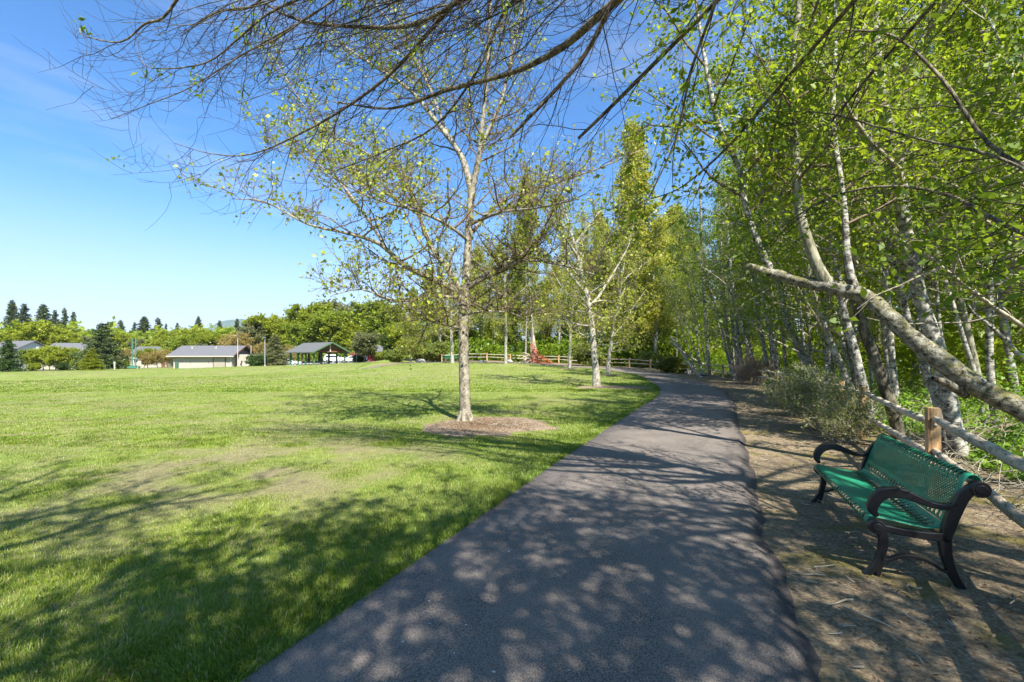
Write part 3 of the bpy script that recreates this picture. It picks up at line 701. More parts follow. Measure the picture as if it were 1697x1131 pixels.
# alders nearest the fence, traced trunk by trunk
near = [
 ('alder with thick mottled white trunk leaning left behind the fence post beside the bench', [(1600, 790, 7.2, 36), (1590, 750, 7.2, 33), (1574, 670, 7.25, 30), (1552, 578, 7.3, 29), (1526, 495, 7.4, 26), (1504, 400, 7.5, 25), (1490, 290, 7.6, 23), (1465, 170, 7.7, 21), (1452, 60, 7.8, 18), (1445, -120, 8.0, 13), (1440, -320, 8.2, 8)], B_ALDER),
 ('thin grey alder crossing close left of the thickest white trunk', [(1578, 780, 7.6, 19), (1558, 686, 7.7, 17), (1533, 607, 7.8, 16), (1508, 540, 7.9, 14), (1488, 460, 8, 13), (1469, 400, 8.1, 12), (1450, 300, 8.2, 11), (1430, 100, 8.4, 9), (1420, -150, 8.6, 6)], B_ALDER),
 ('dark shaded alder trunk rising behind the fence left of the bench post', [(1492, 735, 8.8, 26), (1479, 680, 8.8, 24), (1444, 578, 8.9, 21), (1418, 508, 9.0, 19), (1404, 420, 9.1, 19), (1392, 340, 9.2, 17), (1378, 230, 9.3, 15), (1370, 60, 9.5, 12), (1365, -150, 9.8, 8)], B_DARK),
 ('white blotched alder rising out of the twiggy bush', [(1445, 690, 10.5, 19), (1431, 642, 10.5, 18), (1412, 565, 10.6, 16), (1396, 505, 10.7, 15), (1380, 400, 10.8, 15), (1365, 250, 11, 12), (1350, 60, 11.2, 9), (1345, -120, 11.5, 6)], B_ALDER),
 ('slim pale alder leaning left between the bush and the white blotched one', [(1412, 650, 13, 12), (1399, 616, 13, 11), (1380, 575, 13.1, 10), (1351, 495, 13.2, 9), (1335, 400, 13.4, 9), (1320, 250, 13.6, 7), (1310, 60, 14, 5)], B_ALDER),
 ('bright white alder bowed left over the far end of the bush', [(1350, 632, 19, 12), (1334, 590, 19, 11), (1305, 534, 19, 10), (1292, 470, 19.2, 9), (1275, 400, 19.4, 8), (1255, 280, 19.8, 7), (1240, 120, 20.2, 5)], B_ALDER),
 ('pale alder pair member standing right of the brown shrub at the fence, brighter one', [(1292, 632, 25, 9), (1289, 616, 25, 8), (1277, 552, 25, 7.5), (1262, 470, 25.3, 7), (1250, 350, 25.6, 6), (1240, 200, 26, 4)], B_ALDER),
 ('pale alder pair member standing directly behind the brown shrub at the fence', [(1280, 630, 26, 8), (1274, 614, 26, 7.5), (1261, 549, 26, 7), (1248, 460, 26.3, 6), (1236, 350, 26.6, 5), (1225, 200, 27, 4)], B_ALDER),
 ('slender alder left of the brown shrub, most slanted of the row', [(1250, 628, 29, 7), (1246, 598, 29, 6.5), (1228, 538, 29, 6), (1212, 450, 29.3, 5.5), (1200, 300, 29.6, 4)], B_ALDER),
 ('slender straight alder, rightmost of three close together behind the fence bend', [(1234, 630, 30.5, 7), (1232, 616, 30.5, 6.5), (1221, 543, 30.5, 6), (1212, 440, 30.7, 5), (1205, 300, 31, 4)], B_ALDER),
 ('slender straight alder, middle of three close together behind the fence bend', [(1227, 630, 31, 6.5), (1225, 614, 31, 6.5), (1215, 545, 31, 6), (1206, 440, 31.3, 5), (1198, 300, 31.6, 4)], B_ALDER),
 ('slender straight alder, leftmost of three close together behind the fence bend', [(1216, 628, 32, 6.5), (1215, 611, 32, 6.5), (1204, 543, 32, 6), (1196, 440, 32.3, 5), (1190, 300, 32.6, 4)], B_ALDER),
 ('lone whitish alder standing where the rail fence bends left', [(1176, 630, 38, 7), (1175, 609, 38, 6.5), (1168, 516, 38, 5.5), (1164, 430, 38, 5), (1160, 300, 38, 3.5)], B_ALDER),
 ('tall greenish trunk at the right edge of the view in the brightest leaves', [(1650, 720, 11, 14), (1640, 600, 11, 14), (1640, 480, 11, 13), (1632, 330, 11, 12), (1640, 180, 11, 10), (1630, 0, 11, 8), (1625, -160, 11, 5)], B_ALDER),
 ('bent bare pale sapling stem at the right edge below the fallen trunk', [(1770, 650, 7.5, 13), (1697, 596, 7.6, 11), (1650, 548, 7.7, 8), (1615, 520, 7.8, 6), (1603, 505, 7.8, 4)], B_ALDER),
]
rngA = np.random.default_rng(9)
for i, (lab, pts, bk) in enumerate(near):
    tp, tr = trunk_px(pts, .74 if pts[0][2] < 12 else .95, n=8 if pts[0][2] < 14 else 3)
    # sink the foot into the ground
    gzz = g1(tp[0][0], tp[0][1]); tp[0][2] = min(tp[0][2], gzz-.15) if abs(tp[0][2]-gzz) < 3 and i != 14 else tp[0][2]
    d = pts[0][2]; H = tp[-1][2]
    e = empty('alder_tree' if i != 14 else 'sapling', label=lab, cat='tree')
    link_mesh('trunk', roughen(tubes('trunk', [(tp, tr)], 16), 16, tr, .10, i) if d < 14 else tubes('trunk', [(tp, tr)], 7), bk, e)
    if i == 14: continue
    t0 = .42 if d < 12 else .3
    b, s, C = grow([(tp, tr)], rngA, nb=16 if d < 15 else 12, t0=t0, blen=lambda t: 2.0*(1-t)**.5+.9, elev=.45, sub=7, tw=5, leafn=13 if d < 15 else 4, leafr=.22, gap=.12)
    link_mesh('branches', tubes('branches', b+[(p, r*1.1) for p, r in s], 4), B_TWIG_GREY, e)
    link_mesh('crown', leaves('crown', C, .074 if d < 15 else .12, rngA, .5, .6), [L_ALDER, L_ALDER2][i % 2], e)

# the rest of the wood beyond the fence
rngW = np.random.default_rng(123)
def fence_dist(x, y): return polydist(np.array([x]), np.array([y]), FENCE)[0]
FPOLY = FENCE+[(-60, 62), (-60, -60), (1, -60)]
pts_w = []
def try_pt(x, y, mind):
    if any((x-a)**2+(y-b)**2 < mind**2 for a, b in pts_w): return False
    if inpoly(np.array([x]), np.array([y]), FPOLY)[0] or fence_dist(x, y) < .8: return False
    pts_w.append((x, y)); return True
for lab, pts, bk in near: pts_w.append(((pts[0][0]-848.5)/F*pts[0][2], pts[0][2]))
cnt = 0
for a in range(9000):
    u = rngW.random(); Y = 6+62*rngW.random()**1.15; ratio = .12+1.35*rngW.random(); X = ratio*Y
    if X > 26 and rngW.random() < .6: continue
    if cnt >= 84: break
    if X > 30 and Y < 30: continue
    md = 1.1+.03*Y
    if try_pt(X, Y, md):
        k = rngW.integers(0, 4); fd = fence_dist(X, Y); front = fd < 5
        kw = dict(label='slender pale trunked alder crowded among others in the wood beyond the rail fence', group='alders crowded in the wood')
        if X/Y < .34 and Y > 30: kw = dict(label='slender alder in the shaded stand past the path bend, behind the far rails', group='alders past the path bend')
        elif X > 17: kw = dict(label='alder trunk half hidden deep in the bright leaves on the right', group='alders deep in the wood')
        s_ = .8+.45*rngW.random()
        place(wood_protos, used, k, X, Y, rngW.random()*6.28, s_, kw['label'], 'tree', kw['group'], lean=(-.05-.17*rngW.random() if front else -.1*rngW.random(), .06*rngW.normal()))
        cnt += 1

# the slender row right behind the rails
row_p = [alder_proto(15, 12, .07, dens=6, t0=.42, nb=20, size=.12), alder_proto(16, 13, .085, dens=6, t0=.45, nb=20, size=.12, leafmat=L_ALDER2)]; row_u = [False]*2
NFs = catmull(NF, 10); yy = 10.5; q_ = 0
while yy < 43:
    xx = float(np.interp(yy, [p[1] for p in NFs], [p[0] for p in NFs]))+.7+2.6*rngW.random()
    if not any((xx-a)**2+(yy-b)**2 < .5 for a, b in pts_w):
        pts_w.append((xx, yy)); place(row_p, row_u, q_ % 2, xx, yy, rngW.random()*6.28, .8+.4*rngW.random(), 'slender leaning pale trunk in the row standing right behind the rail fence along the path', 'tree', 'leaning row behind the rail fence', lean=(-.12-.16*rngW.random(), .05*rngW.normal())); q_ += 1
    yy += .45+.02*yy+.5*rngW.random()

# bright poplars and pale trees standing up behind the middle lawn trees
pop = [alder_proto(51, 20, .16, dens=17, nb=54, t0=.08, leafmat=L_POPLAR, size=.19, blen=lambda t: 2.5*(1-t)**.6+.5, elev=.75, leafr=.3, name='poplar_tree', sub=7, tw=4),
       alder_proto(52, 18, .15, dens=15, nb=48, t0=.10, leafmat=L_MID, size=.2, blen=lambda t: 3.4*math.sin(math.pi*min(1, t*.9+.12))+.5, elev=.7, leafr=.34, name='poplar_tree', sub=7, tw=4),
       alder_proto(53, 17, .14, dens=6, nb=34, t0=.2, leafmat=L_GREY, size=.14, blen=lambda t: 2.8*(1-t)+.8, elev=.9, leafr=.25, name='poplar_tree', sub=7, tw=4)]
up_ = [False]*3
def pl_pop(k, px, d, s, label, group=None, mats=None, sz=1.):
    x, y, z = gp(px, d); place(pop, up_, k, x, y, rngW.random()*6.28, s, label, 'tree', group, mats=mats, sz=sz)
for k, px, d, s, lab, mats in [
  (0, 1085, 50, 1.32, 'tall golden green poplar against the open sky just left of the wood', None),
  (1, 1112, 56, 1.12, 'golden rounded crown touching the tall golden poplar on its right', {'crown': L_POPLAR}),
  (1, 1068, 58, 1.02, 'golden rounded crown filling the left flank of the tall golden poplar', {'crown': L_POPLAR}),
  (2, 1040, 64, 1.35, 'tall thin leafed golden tree left of the tall golden poplar', {'crown': L_POPLAR}),
  (0, 1048, 60, 1.25, 'golden green poplar behind the crooked lawn tree, right of centre', None),
  (0, 1010, 70, 1.2, 'golden green poplar further back behind the forked lawn tree', None),
  (0, 872, 66, 1.28, 'narrow green poplar rising right of the big lawn trunk', {'crown': L_MID}),
  (0, 845, 72, 1.1, 'narrow poplar close right of the big lawn trunk', {'crown': L_MID}),
  (1, 780, 82, .9, 'yellow green rounded tree low behind the rails, nearest the big trunk', {'crown': L_YELLOW}),
  (1, 850, 80, .85, 'soft green rounded tree behind the narrow poplars', {'crown': L_MID}),
  (2, 880, 58, .8, 'pale budding tree just beside the root stump', {'crown': L_POPLAR}),
  (1, 912, 72, .85, 'yellow green rounded tree just right of the root stump', {'crown': L_POPLAR}),
  (1, 965, 74, 1.0, 'golden rounded tree behind the slim lawn trunk', {'crown': L_POPLAR}),
  (1, 1020, 68, 1.1, 'golden rounded tree between the crooked and the forked lawn trees', {'crown': L_POPLAR}),
  (1, 1100, 64, 1.2, 'green rounded tree under the open gap of sky at the bend', {'crown': L_ALDER}),
  (1, 1140, 70, 1.15, 'deep green rounded tree where the path disappears', {'crown': L_ALDER2}),
  (1, 690, 96, .85, 'green rounded tree far behind the young lawn edge tree', {'crown': L_MID}),
  (1, 745, 94, .95, 'green rounded tree far behind, just left of the big trunk', {'crown': L_MID}),
  (1, 820, 68, .95, 'rounded yellow green tree behind the big lawn trunk on its right', {'crown': L_YELLOW}),
  (1, 800, 74, 1.0, 'rounded green tree behind the rails right of the big trunk', None),
  (2, 925, 62, 1.15, 'thin leafed grey green tree left of the crooked lawn tree', None),
  (2, 960, 66, 1.3, 'thin leafed grey tree behind the slim lawn trunk', None),
  (2, 990, 58, 1.1, 'thin leafed olive tree directly behind the crooked trunk', None),
  (2, 1030, 54, 1.0, 'thin leafed olive tree beside the forked lawn tree', {'crown': L_POPLAR}),
  (2, 728, 76, .9, 'pale wispy tree left of the big trunk', {'crown': L_POPLAR}),
  (1, 716, 80, .9, 'bright green tree left of the big trunk, tallest there', {'crown': L_MID}),
  (2, 905, 76, 1.05, 'pale wispy tree with sky showing through beside the netting stump', None),
  (1, 940, 84, 1.0, 'dense green tree filling the gap behind the slim lawn trunk', {'crown': L_ALDER}),
  (1, 980, 80, 1.05, 'dense green tree behind the crooked trunk', {'crown': L_MID}),
  (1, 1050, 78, 1.1, 'dense green tree behind the golden poplars', {'crown': L_ALDER}),
  (1, 895, 90, .8, 'low green tree behind the orange netting', {'crown': L_ALDER})]:
    pl_pop(k, px, d, s, lab, mats=mats)

# ------------------------------------------------------------------ background trees
def round_proto(seed, H, W, leafmat, name, n=900, lsz=.36, bark=B_DARK, open_=.0, fn=26, twig=B_TWIG):
    rng = np.random.default_rng(seed)
    tp = wander((0, 0, -.3), (0, 0, 1), H*.7, 8, rng, .06); tr = np.linspace(H*.017, H*.004, 9); lm = []
    for k in range(11):
        az = k*2.4; t_ = .25+.7*k/11; lp = wander(lerp_poly(tp, t_), (math.cos(az), math.sin(az), .8), W*(.85-.3*abs(k/11-.4)), 6, rng, .12, (0, 0, .3)); lm.append((lp, np.linspace(H*.006, H*.0015, 7)))
    b, s, C = grow(lm, rng, nb=7, t0=.2, blen=lambda t: W*.42, elev=.35, sub=4, tw=3, twlen=W*.12, leafn=fn, leafr=W*.085, gap=open_)
    lo = (C[:, 2] > H*.12); C = C[lo]
    return tree_obj(name, [(tp, tr)]+lm, b, s, C, (bark, twig, leafmat), lsz, rng, sides=6, tks=2.)
def conifer_proto(seed, H, W, leafmat, name, rows=38, sparse=0., lsz=.46):
    rng = np.random.default_rng(seed); tp = wander((0, 0, -.3), (0, 0, 1), H+.3, 8, rng, .01); tr = np.linspace(H*.014, .02, 9); br = []; C = []
    for i in range(rows):
        z = H*(.06+.92*i/rows); Lr = W*(1-i/rows)**.85*(.75+.5*rng.random())+.15
        for k in range(7):
            if rng.random() < sparse: continue
            az = k*.9+i*1.3+rng.normal()*.2; L = Lr*(.75+.5*rng.random()); p0 = np.array([0, 0, z]); q = wander(p0, (math.cos(az), math.sin(az), .05), L, 4, rng, .08, (0, 0, -.35+.5*i/rows)); br.append((q, np.linspace(.05, .01, 5)))
            nn = int(9+L*34); u = rng.random(nn)**.7; c = np.array([lerp_poly(q, min(.999, v)) for v in u]); c += rng.normal(size=c.shape)*np.array([.3, .3, .16])*(.08+L*.42); c[:, 2] -= .08*L; C.append(c)
    return tree_obj(name, [(tp, tr)], br, [], np.concatenate(C), (B_DARK, B_TWIG_DARK, leafmat), lsz, rng, sides=6, aspect=.35, droop=.5, up=.2)
rp = [round_proto(61, 10, 4.6, L_YELLOW, 'maple_tree'), round_proto(62, 12, 4.2, L_MID, 'maple_tree'), round_proto(63, 9, 3.6, L_ORANGE, 'maple_tree', fn=9, lsz=.28, open_=.2, twig=B_TWIG_GREY), round_proto(64, 13, 4.0, L_MID, 'maple_tree', fn=20)]
ru = [False]*4
cpn = [conifer_proto(71, 22, 4.4, L_SPRUCE, 'fir_tree'), conifer_proto(72, 20, 3.2, L_SPRUCE, 'fir_tree', sparse=.25), conifer_proto(73, 8, 2.6, L_SPRUCE, 'fir_tree', rows=22, lsz=.3)]
cu = [False]*3
rngB = np.random.default_rng(88)
def bg(protos, us, k, px, topy, d, H, lab, mats=None, wide=1., cat='tree', group=None):
    """tree whose top stands at pixel row topy when it is d metres away; H = height of the prototype"""
    x, y, z = gp(px, d); top = EYE-(topy-590)/F*d; s = (top-z)/H
    e = place(protos, us, k, x, y, rngB.random()*6.28, s*wide, lab, cat, group, mats=mats, sz=1/wide)
HR = [10.5, 12.3, 9.6, 13.]
# conifers on the skyline
for k, px, ty, d, lab in [
 (0, 20, 494, 190, 'dark fir on the skyline, furthest left of all'), (1, 40, 500, 200, 'thin olive fir second from the left edge'), (0, 72, 501, 175, 'broad dark fir, third from the left edge'),
 (1, 107, 507, 185, 'narrow dark fir standing alone left of the columnar evergreen'), (1, 122, 514, 180, 'ragged fir just right of the narrow dark one'), (1, 91, 511, 210, 'faint grey fir top between two dark firs'),
 (1, 180, 531, 230, 'small fir tip above the columnar evergreen'), (1, 200, 528, 235, 'bare topped fir tip right of the columnar evergreen'), (0, 239, 522, 200, 'dark fir above the green twin posts'),
 (1, 262, 524, 205, 'spindly fir between the twin posts and the concrete hut'), (1, 223, 532, 220, 'short fir tip left of the dark fir above the posts'), (1, 275, 534, 230, 'small fir tip behind the left end of the hut'),
 (0, 329, 522, 200, 'dark fir rising above the ridge of the concrete hut'), (1, 294, 533, 240, 'tiny fir tip above the left of the hut roof'), (1, 364, 529, 190, 'brownish fir right of the dark one above the hut'), (1, 393, 526, 180, 'ragged fir above the right gable of the hut')]:
    bg(cpn, cu, k, px, ty, d, 22 if k == 0 else 20, lab, wide=.8+.7*rngB.random())
bg(cpn, cu, 2, 170, 533, 92, 8, 'dark dense columnar evergreen beside the road, left of the green twin posts', wide=1.35)
bg(cpn, cu, 2, 14, 560, 74, 8, 'dark evergreen at the left edge of the lawn, cut by the frame', mats={'crown': L_DARK}, wide=1.15)
bg(cpn, cu, 1, 152, 575, 80, 20, 'small open yellowish pine in front of the columnar evergreen', mats={'crown': L_YELLOW}, wide=2.3)
# deciduous belt on the left
for k, px, ty, d, lab, mt_ in [
 (1, 5, 530, 140, 'green tree at the left edge under the firs', L_MID), (0, 36, 540, 135, 'bright yellow green tree, second from the left edge', L_YELLOW), (3, 60, 545, 150, 'dull green tree behind the white house', L_MID),
 (0, 88, 527, 130, 'tall bright yellow green tree over the white house', L_YELLOW), (1, 110, 540, 128, 'yellow green tree left of the columnar evergreen', L_YELLOW), (0, 72, 572, 100, 'low yellow green maple in front of the white house', L_YELLOW),
 (0, 128, 574, 101, 'low bright maple half covering the second grey roof', L_YELLOW), (3, 50, 572, 104, 'mid green maple half covering the white house', L_MID), (2, 277, 574, 108, 'tawny tree hiding the tan house beside the hut', L_ORANGE), (0, 245, 575, 110, 'low green maple in front of the tan house', L_YELLOW),
 (0, 92, 570, 96, 'round yellow green maple between the two grey roofs', L_YELLOW), (1, 117, 573, 98, 'darker green maple under the second grey roof', L_ALDER), (3, 140, 548, 140, 'olive tree behind the columnar evergreen', L_GREY),
 (1, 190, 540, 135, 'yellow green tree right of the columnar evergreen', L_YELLOW), (2, 200, 572, 105, 'orange leafed tree right of the columnar evergreen', L_ORANGE), (3, 214, 545, 150, 'mid green tree behind the twin posts', L_MID),
 (1, 226, 552, 130, 'grey green tree right of the twin posts', L_GREY), (2, 238, 578, 108, 'rust brown tree beside the far house', L_ORANGE), (0, 250, 558, 125, 'low yellow green tree over the far house roof', L_YELLOW), (2, 262, 576, 104, 'orange brown shrubby tree left of the hut', L_ORANGE),
 (0, 282, 540, 130, 'round bright green tree behind the left end of the hut', L_YELLOW), (0, 297, 548, 122, 'bright green tree over the left part of the hut roof', L_MID), (0, 318, 538, 130, 'big yellow green tree over the middle of the hut roof', L_YELLOW),
 (1, 345, 541, 125, 'yellow tree right of the dark fir over the hut', L_YELLOW), (2, 332, 562, 108, 'bare twiggy pale tree over the hut roof', L_GREY), (2, 372, 545, 118, 'brown budding tree over the right end of the hut', L_ORANGE), (2, 390, 552, 112, 'orange brown tree above the hut gable', L_ORANGE),
 (3, 416, 520, 120, 'pale olive tree between hut and shelter', L_GREY), (2, 404, 540, 105, 'tawny tree just right of the hut', L_ORANGE), (3, 440, 526, 125, 'tall mid green tree left of the shelter', L_MID), (2, 430, 560, 100, 'short tawny tree behind the parked cars', L_ORANGE),
 (1, 462, 505, 125, 'yellow green tree over the left end of the shelter', L_YELLOW), (3, 480, 512, 120, 'bright green tree behind the shelter roof', L_YELLOW), (1, 500, 516, 110, 'mid green tree behind the shelter ridge', L_MID), (2, 478, 566, 100, 'orange toned bush like tree behind the shelter', L_ORANGE),
 (3, 530, 484, 120, 'tallest yellow green tree right behind the shelter', L_YELLOW), (1, 548, 498, 112, 'broad green tree right of the shelter', L_MID), (3, 512, 495, 125, 'tall green tree whose top stands just left of the tallest one', L_MID), (3, 546, 476, 135, 'wispy pale tree top behind the tallest one', L_GREY),
 (0, 575, 520, 110, 'bright yellow green tree between shelter and dark trees', L_YELLOW), (3, 590, 500, 120, 'yellow green tree left of the tall pair', L_MID), (3, 612, 482, 115, 'left of the two tall green trees before the big trunk', L_MID), (3, 636, 478, 112, 'right of the two tall green trees before the big trunk', L_MID),
 (1, 604, 540, 92, 'dark olive tree on the grass bank', L_GREY), (3, 648, 535, 88, 'dark leafed tree with short trunk on the grass bank', L_DARK), (0, 668, 538, 84, 'pale green round tree beside the dark one', L_YELLOW), (2, 690, 520, 90, 'thin grey tree left of the big trunk', L_GREY),
 (1, 700, 540, 80, 'olive tree with pale stems behind the far bench', L_GREY), (3, 745, 500, 86, 'green tree seen through the fork of the big tree', L_MID), (0, 770, 545, 82, 'low green tree behind the rails by the big trunk', L_ALDER)]:
    bg(rp, ru, k, px, ty, d, HR[k], lab, mats={'crown': mt_}, wide=1.15)
bg(cpn, cu, 0, 455, 553, 96, 22, 'grey green broad fir behind the parked cars', mats={'crown': L_GREY}, wide=2.2)
ORD = ['first', 'second', 'third', 'fourth', 'fifth', 'sixth', 'seventh', 'eighth', 'ninth', 'tenth', 'eleventh', 'twelfth', 'thirteenth', 'fourteenth', 'fifteenth', 'sixteenth', 'seventeenth', 'eighteenth', 'nineteenth', 'twentieth', 'twenty first', 'twenty second', 'twenty third', 'twenty fourth', 'twenty fifth', 'twenty sixth', 'twenty seventh']
for grp_, key_, txt_ in (('leaning row behind the rail fence', lambda o: o.location.y, '%s nearest slender leaning trunk of the row standing right behind the rail fence'),
                         ('alders past the path bend', lambda o: o.location.x/o.location.y, '%s slender alder from the left in the shade past the path bend'),
                         ('alders crowded in the wood', lambda o: o.location.y, '%s nearest of the alders crowded in the wood beyond the leaning row')):
    for o_, w_ in zip(sorted([o for o in col.objects if o.get('group') == grp_], key=key_), ORD): o_['label'] = txt_ % w_
for i, pr_ in enumerate((wood_protos, pop, rp, cpn, row_p)):
    us_ = (used, up_, ru, cu, row_u)[i]
    for pr, u in zip(pr_, us_):
        if not u:
            for ch in list(pr.children): bpy.data.objects.remove(ch)
            bpy.data.objects.remove(pr)

# distant wooded mass closing the horizon (nobody could count it)
rngD = np.random.default_rng(4)
n = 60000; az = rngD.uniform(-1.25, 1.3, n); d = rngD.uniform(150, 260, n); cl = fnoise(az*60, d*0, 2.2, 3, 3)
X = az*d; h = rngD.random(n)**.8*(7+13*cl)+0.; dz = gz(X[:2000], d[:2000]).mean()
mat_far = L_MID
me = leaves('distant_woodland', np.stack([X, d, -4+h], 1), 1.5, rngD, .6, .8)
tag(link_mesh('distant_woodland', me, mat_far), 'continuous belt of far woodland closing the horizon behind the park', 'woodland', kind='stuff')
# hills
hv = []; hx = np.linspace(-5200, 3000, 110)
for x in hx:
    zc = 40+300*math.exp(-((x+2850)/330)**2)+215*math.exp(-((x+2300)/380)**2)+120*math.exp(-((x+3300)/500)**2)
    zc *= .93+.14*vnoise(np.array([x]), np.array([0.]), 180, 3)[0]
    for s, yy in ((0, 4000), (.55, 4300), (1, 4700), (.5, 5300), (0, 6000)): hv.append((x, yy, -30+zc*s))
I = (np.arange(len(hx)-1)[:, None]*5+np.arange(4)[None, :]).ravel()
me = np_mesh('hills', hv, np.full(len(I), 4), np.stack([I, I+5, I+6, I+1], 1).ravel(), smooth=True)
tag(link_mesh('hills', me, plain('hill_forest', (.06, .10, .06), .95, .05, var=.3, scale=.004)), kind='structure')

# ------------------------------------------------------------------ rail fence
M_RAIL = bark_mat('weathered_rail', (.16, .12, .08), (.36, .295, .21), (.54, .465, .36), 2.5, .48)
m, t, o = nodes('cedar_post'); pcoord = objc(t)
mp_ = N(t, 'ShaderNodeMapping'); mp_.inputs['Scale'].default_value = (1, 1, .12); t.links.new(pcoord, mp_.inputs[0])
f = noise(t, 22, 5, .6, mp_.outputs[0], .6); f2 = noise(t, 2.5, 3, .5, pcoord)
c = ramp(t, f, [(.33, (.11, .06, .03)), (.5, (.46, .28, .13)), (.68, (.62, .44, .26))]); c = mixc_(t, mrange(t, f2, .5, .65, 0, .7), c, (.30, .26, .2))
bsdf(t, o, c, .85, .15, bump=f, bs=.6, bd=.01); M_POST = m
rngR = np.random.default_rng(17)
def rail_mesh(L, rng):
    """split rail: irregular wedge section that wanders and tapers at the ends, along +X from 0 to L"""
    n = 9; k = 6; v = []; prof = [(math.cos(a), math.sin(a)) for a in np.linspace(0, 2*math.pi, k, endpoint=False)]; w0 = [(.65+.7*rng.random()) for _ in range(k)]
    off = np.cumsum(rng.normal(size=(n, 2))*.0025, 0); off -= np.linspace(off[0], off[-1], n)
    for i in range(n):
        s = i/(n-1); r = .046*(1-.35*(abs(2*s-1)**6))
        for j in range(k):
            ww = w0[j]*(1+.06*rng.normal()); v.append((s*L, off[i][0]+prof[j][0]*r*.75*ww, off[i][1]+prof[j][1]*r*1.05*ww))
    idx = []; cnt = []
    for i in range(n-1):
        for j in range(k): idx += [i*k+j, i*k+(j+1) % k, (i+1)*k+(j+1) % k, (i+1)*k+j]; cnt.append(4)
    idx += list(range(k))[::-1]+[(n-1)*k+j for j in range(k)]; cnt += [k, k]
    return np_mesh('rail', v, cnt, idx)
rails = [rail_mesh(1., rngR) for _ in range(5)]
for r_ in rails: r_.materials.append(M_RAIL)
def post_mesh(seed):
    rng = np.random.default_rng(seed); b = bmesh.new(); bmesh.ops.create_cube(b, size=1)
    bmesh.ops.subdivide_edges(b, edges=b.edges[:], cuts=2, use_grid_fill=True)
    for v in b.verts: v.co = Vector((v.co.x*.13, v.co.y*.12, v.co.z*1.35+.38)); v.co += Vector(rng.normal(size=3)*.004)
    me = bpy.data.meshes.new('post'); b.to_mesh(me); b.free(); me.materials.append(M_POST); return me
postm = [post_mesh(1), post_mesh(2)]
def rail_fence(line, step, label, H=1.0, keep=0):
    pts = catmull(line, 16); d = [0]
    for a, b in zip(pts, pts[1:]): d.append(d[-1]+math.hypot(b[0]-a[0], b[1]-a[1]))
    L = d[-1]; n = max(1, round(L/step)); ps = []
    ks = [d[16*j] for j in range(keep)]; m_ = max(1, round((L-ks[-1])/step)) if keep else n
    ss = ks+[ks[-1]+(L-ks[-1])*i/m_ for i in range(1, m_+1)] if keep else [L*i/n for i in range(n+1)]
    n = len(ss)-1
    for s in ss:
        ps.append((float(np.interp(s, d, [p[0] for p in pts])), float(np.interp(s, d, [p[1] for p in pts]))))
    root = empty('rail_fence', (ps[0][0], ps[0][1], 0), label=label, cat='fence')
    O = Vector(root.location); P3 = []
    for i, (x, y) in enumerate(ps):
        z = g1(x, y); P3.append(Vector((x, y, z))); a = ps[min(i+1, n)]; b = ps[max(i-1, 0)]
        po = bpy.data.objects.new('post', postm[i % 2]); col.objects.link(po); po.parent = root; po.location = P3[-1]-O-Vector((0, 0, 1.055-H))
        po.rotation_euler = (rngR.normal()*.015, rngR.normal()*.015, math.atan2(a[1]-b[1], a[0]-b[0]))
    for i in range(n):
        for zz in (.85, .47):
            a = P3[i]+Vector((0, 0, (zz+rngR.normal()*.025)*H)); b = P3[i+1]+Vector((0, 0, (zz+rngR.normal()*.025)*H)); dv = b-a
            a = a-dv*.02; dv = dv*1.04
            ro = bpy.data.objects.new('rail', rails[rngR.integers(0, 5)]); col.objects.link(ro); ro.parent = root; ro.location = a-O
            ro.rotation_euler = dv.to_track_quat('X', 'Z').to_euler(); ro.scale = (dv.length, 1, 1)
rail_fence(NF, 2.95, 'weathered split rail fence with cedar posts running behind the bench along the wood', keep=4)
rail_fence([(15.2, 43.5), (13, 48.5), (9.0, 52.8), (4, 55), (-3, 57), (-9, 58.5)], 3., 'distant split rail fence closing the far side of the lawn beyond the path bend')

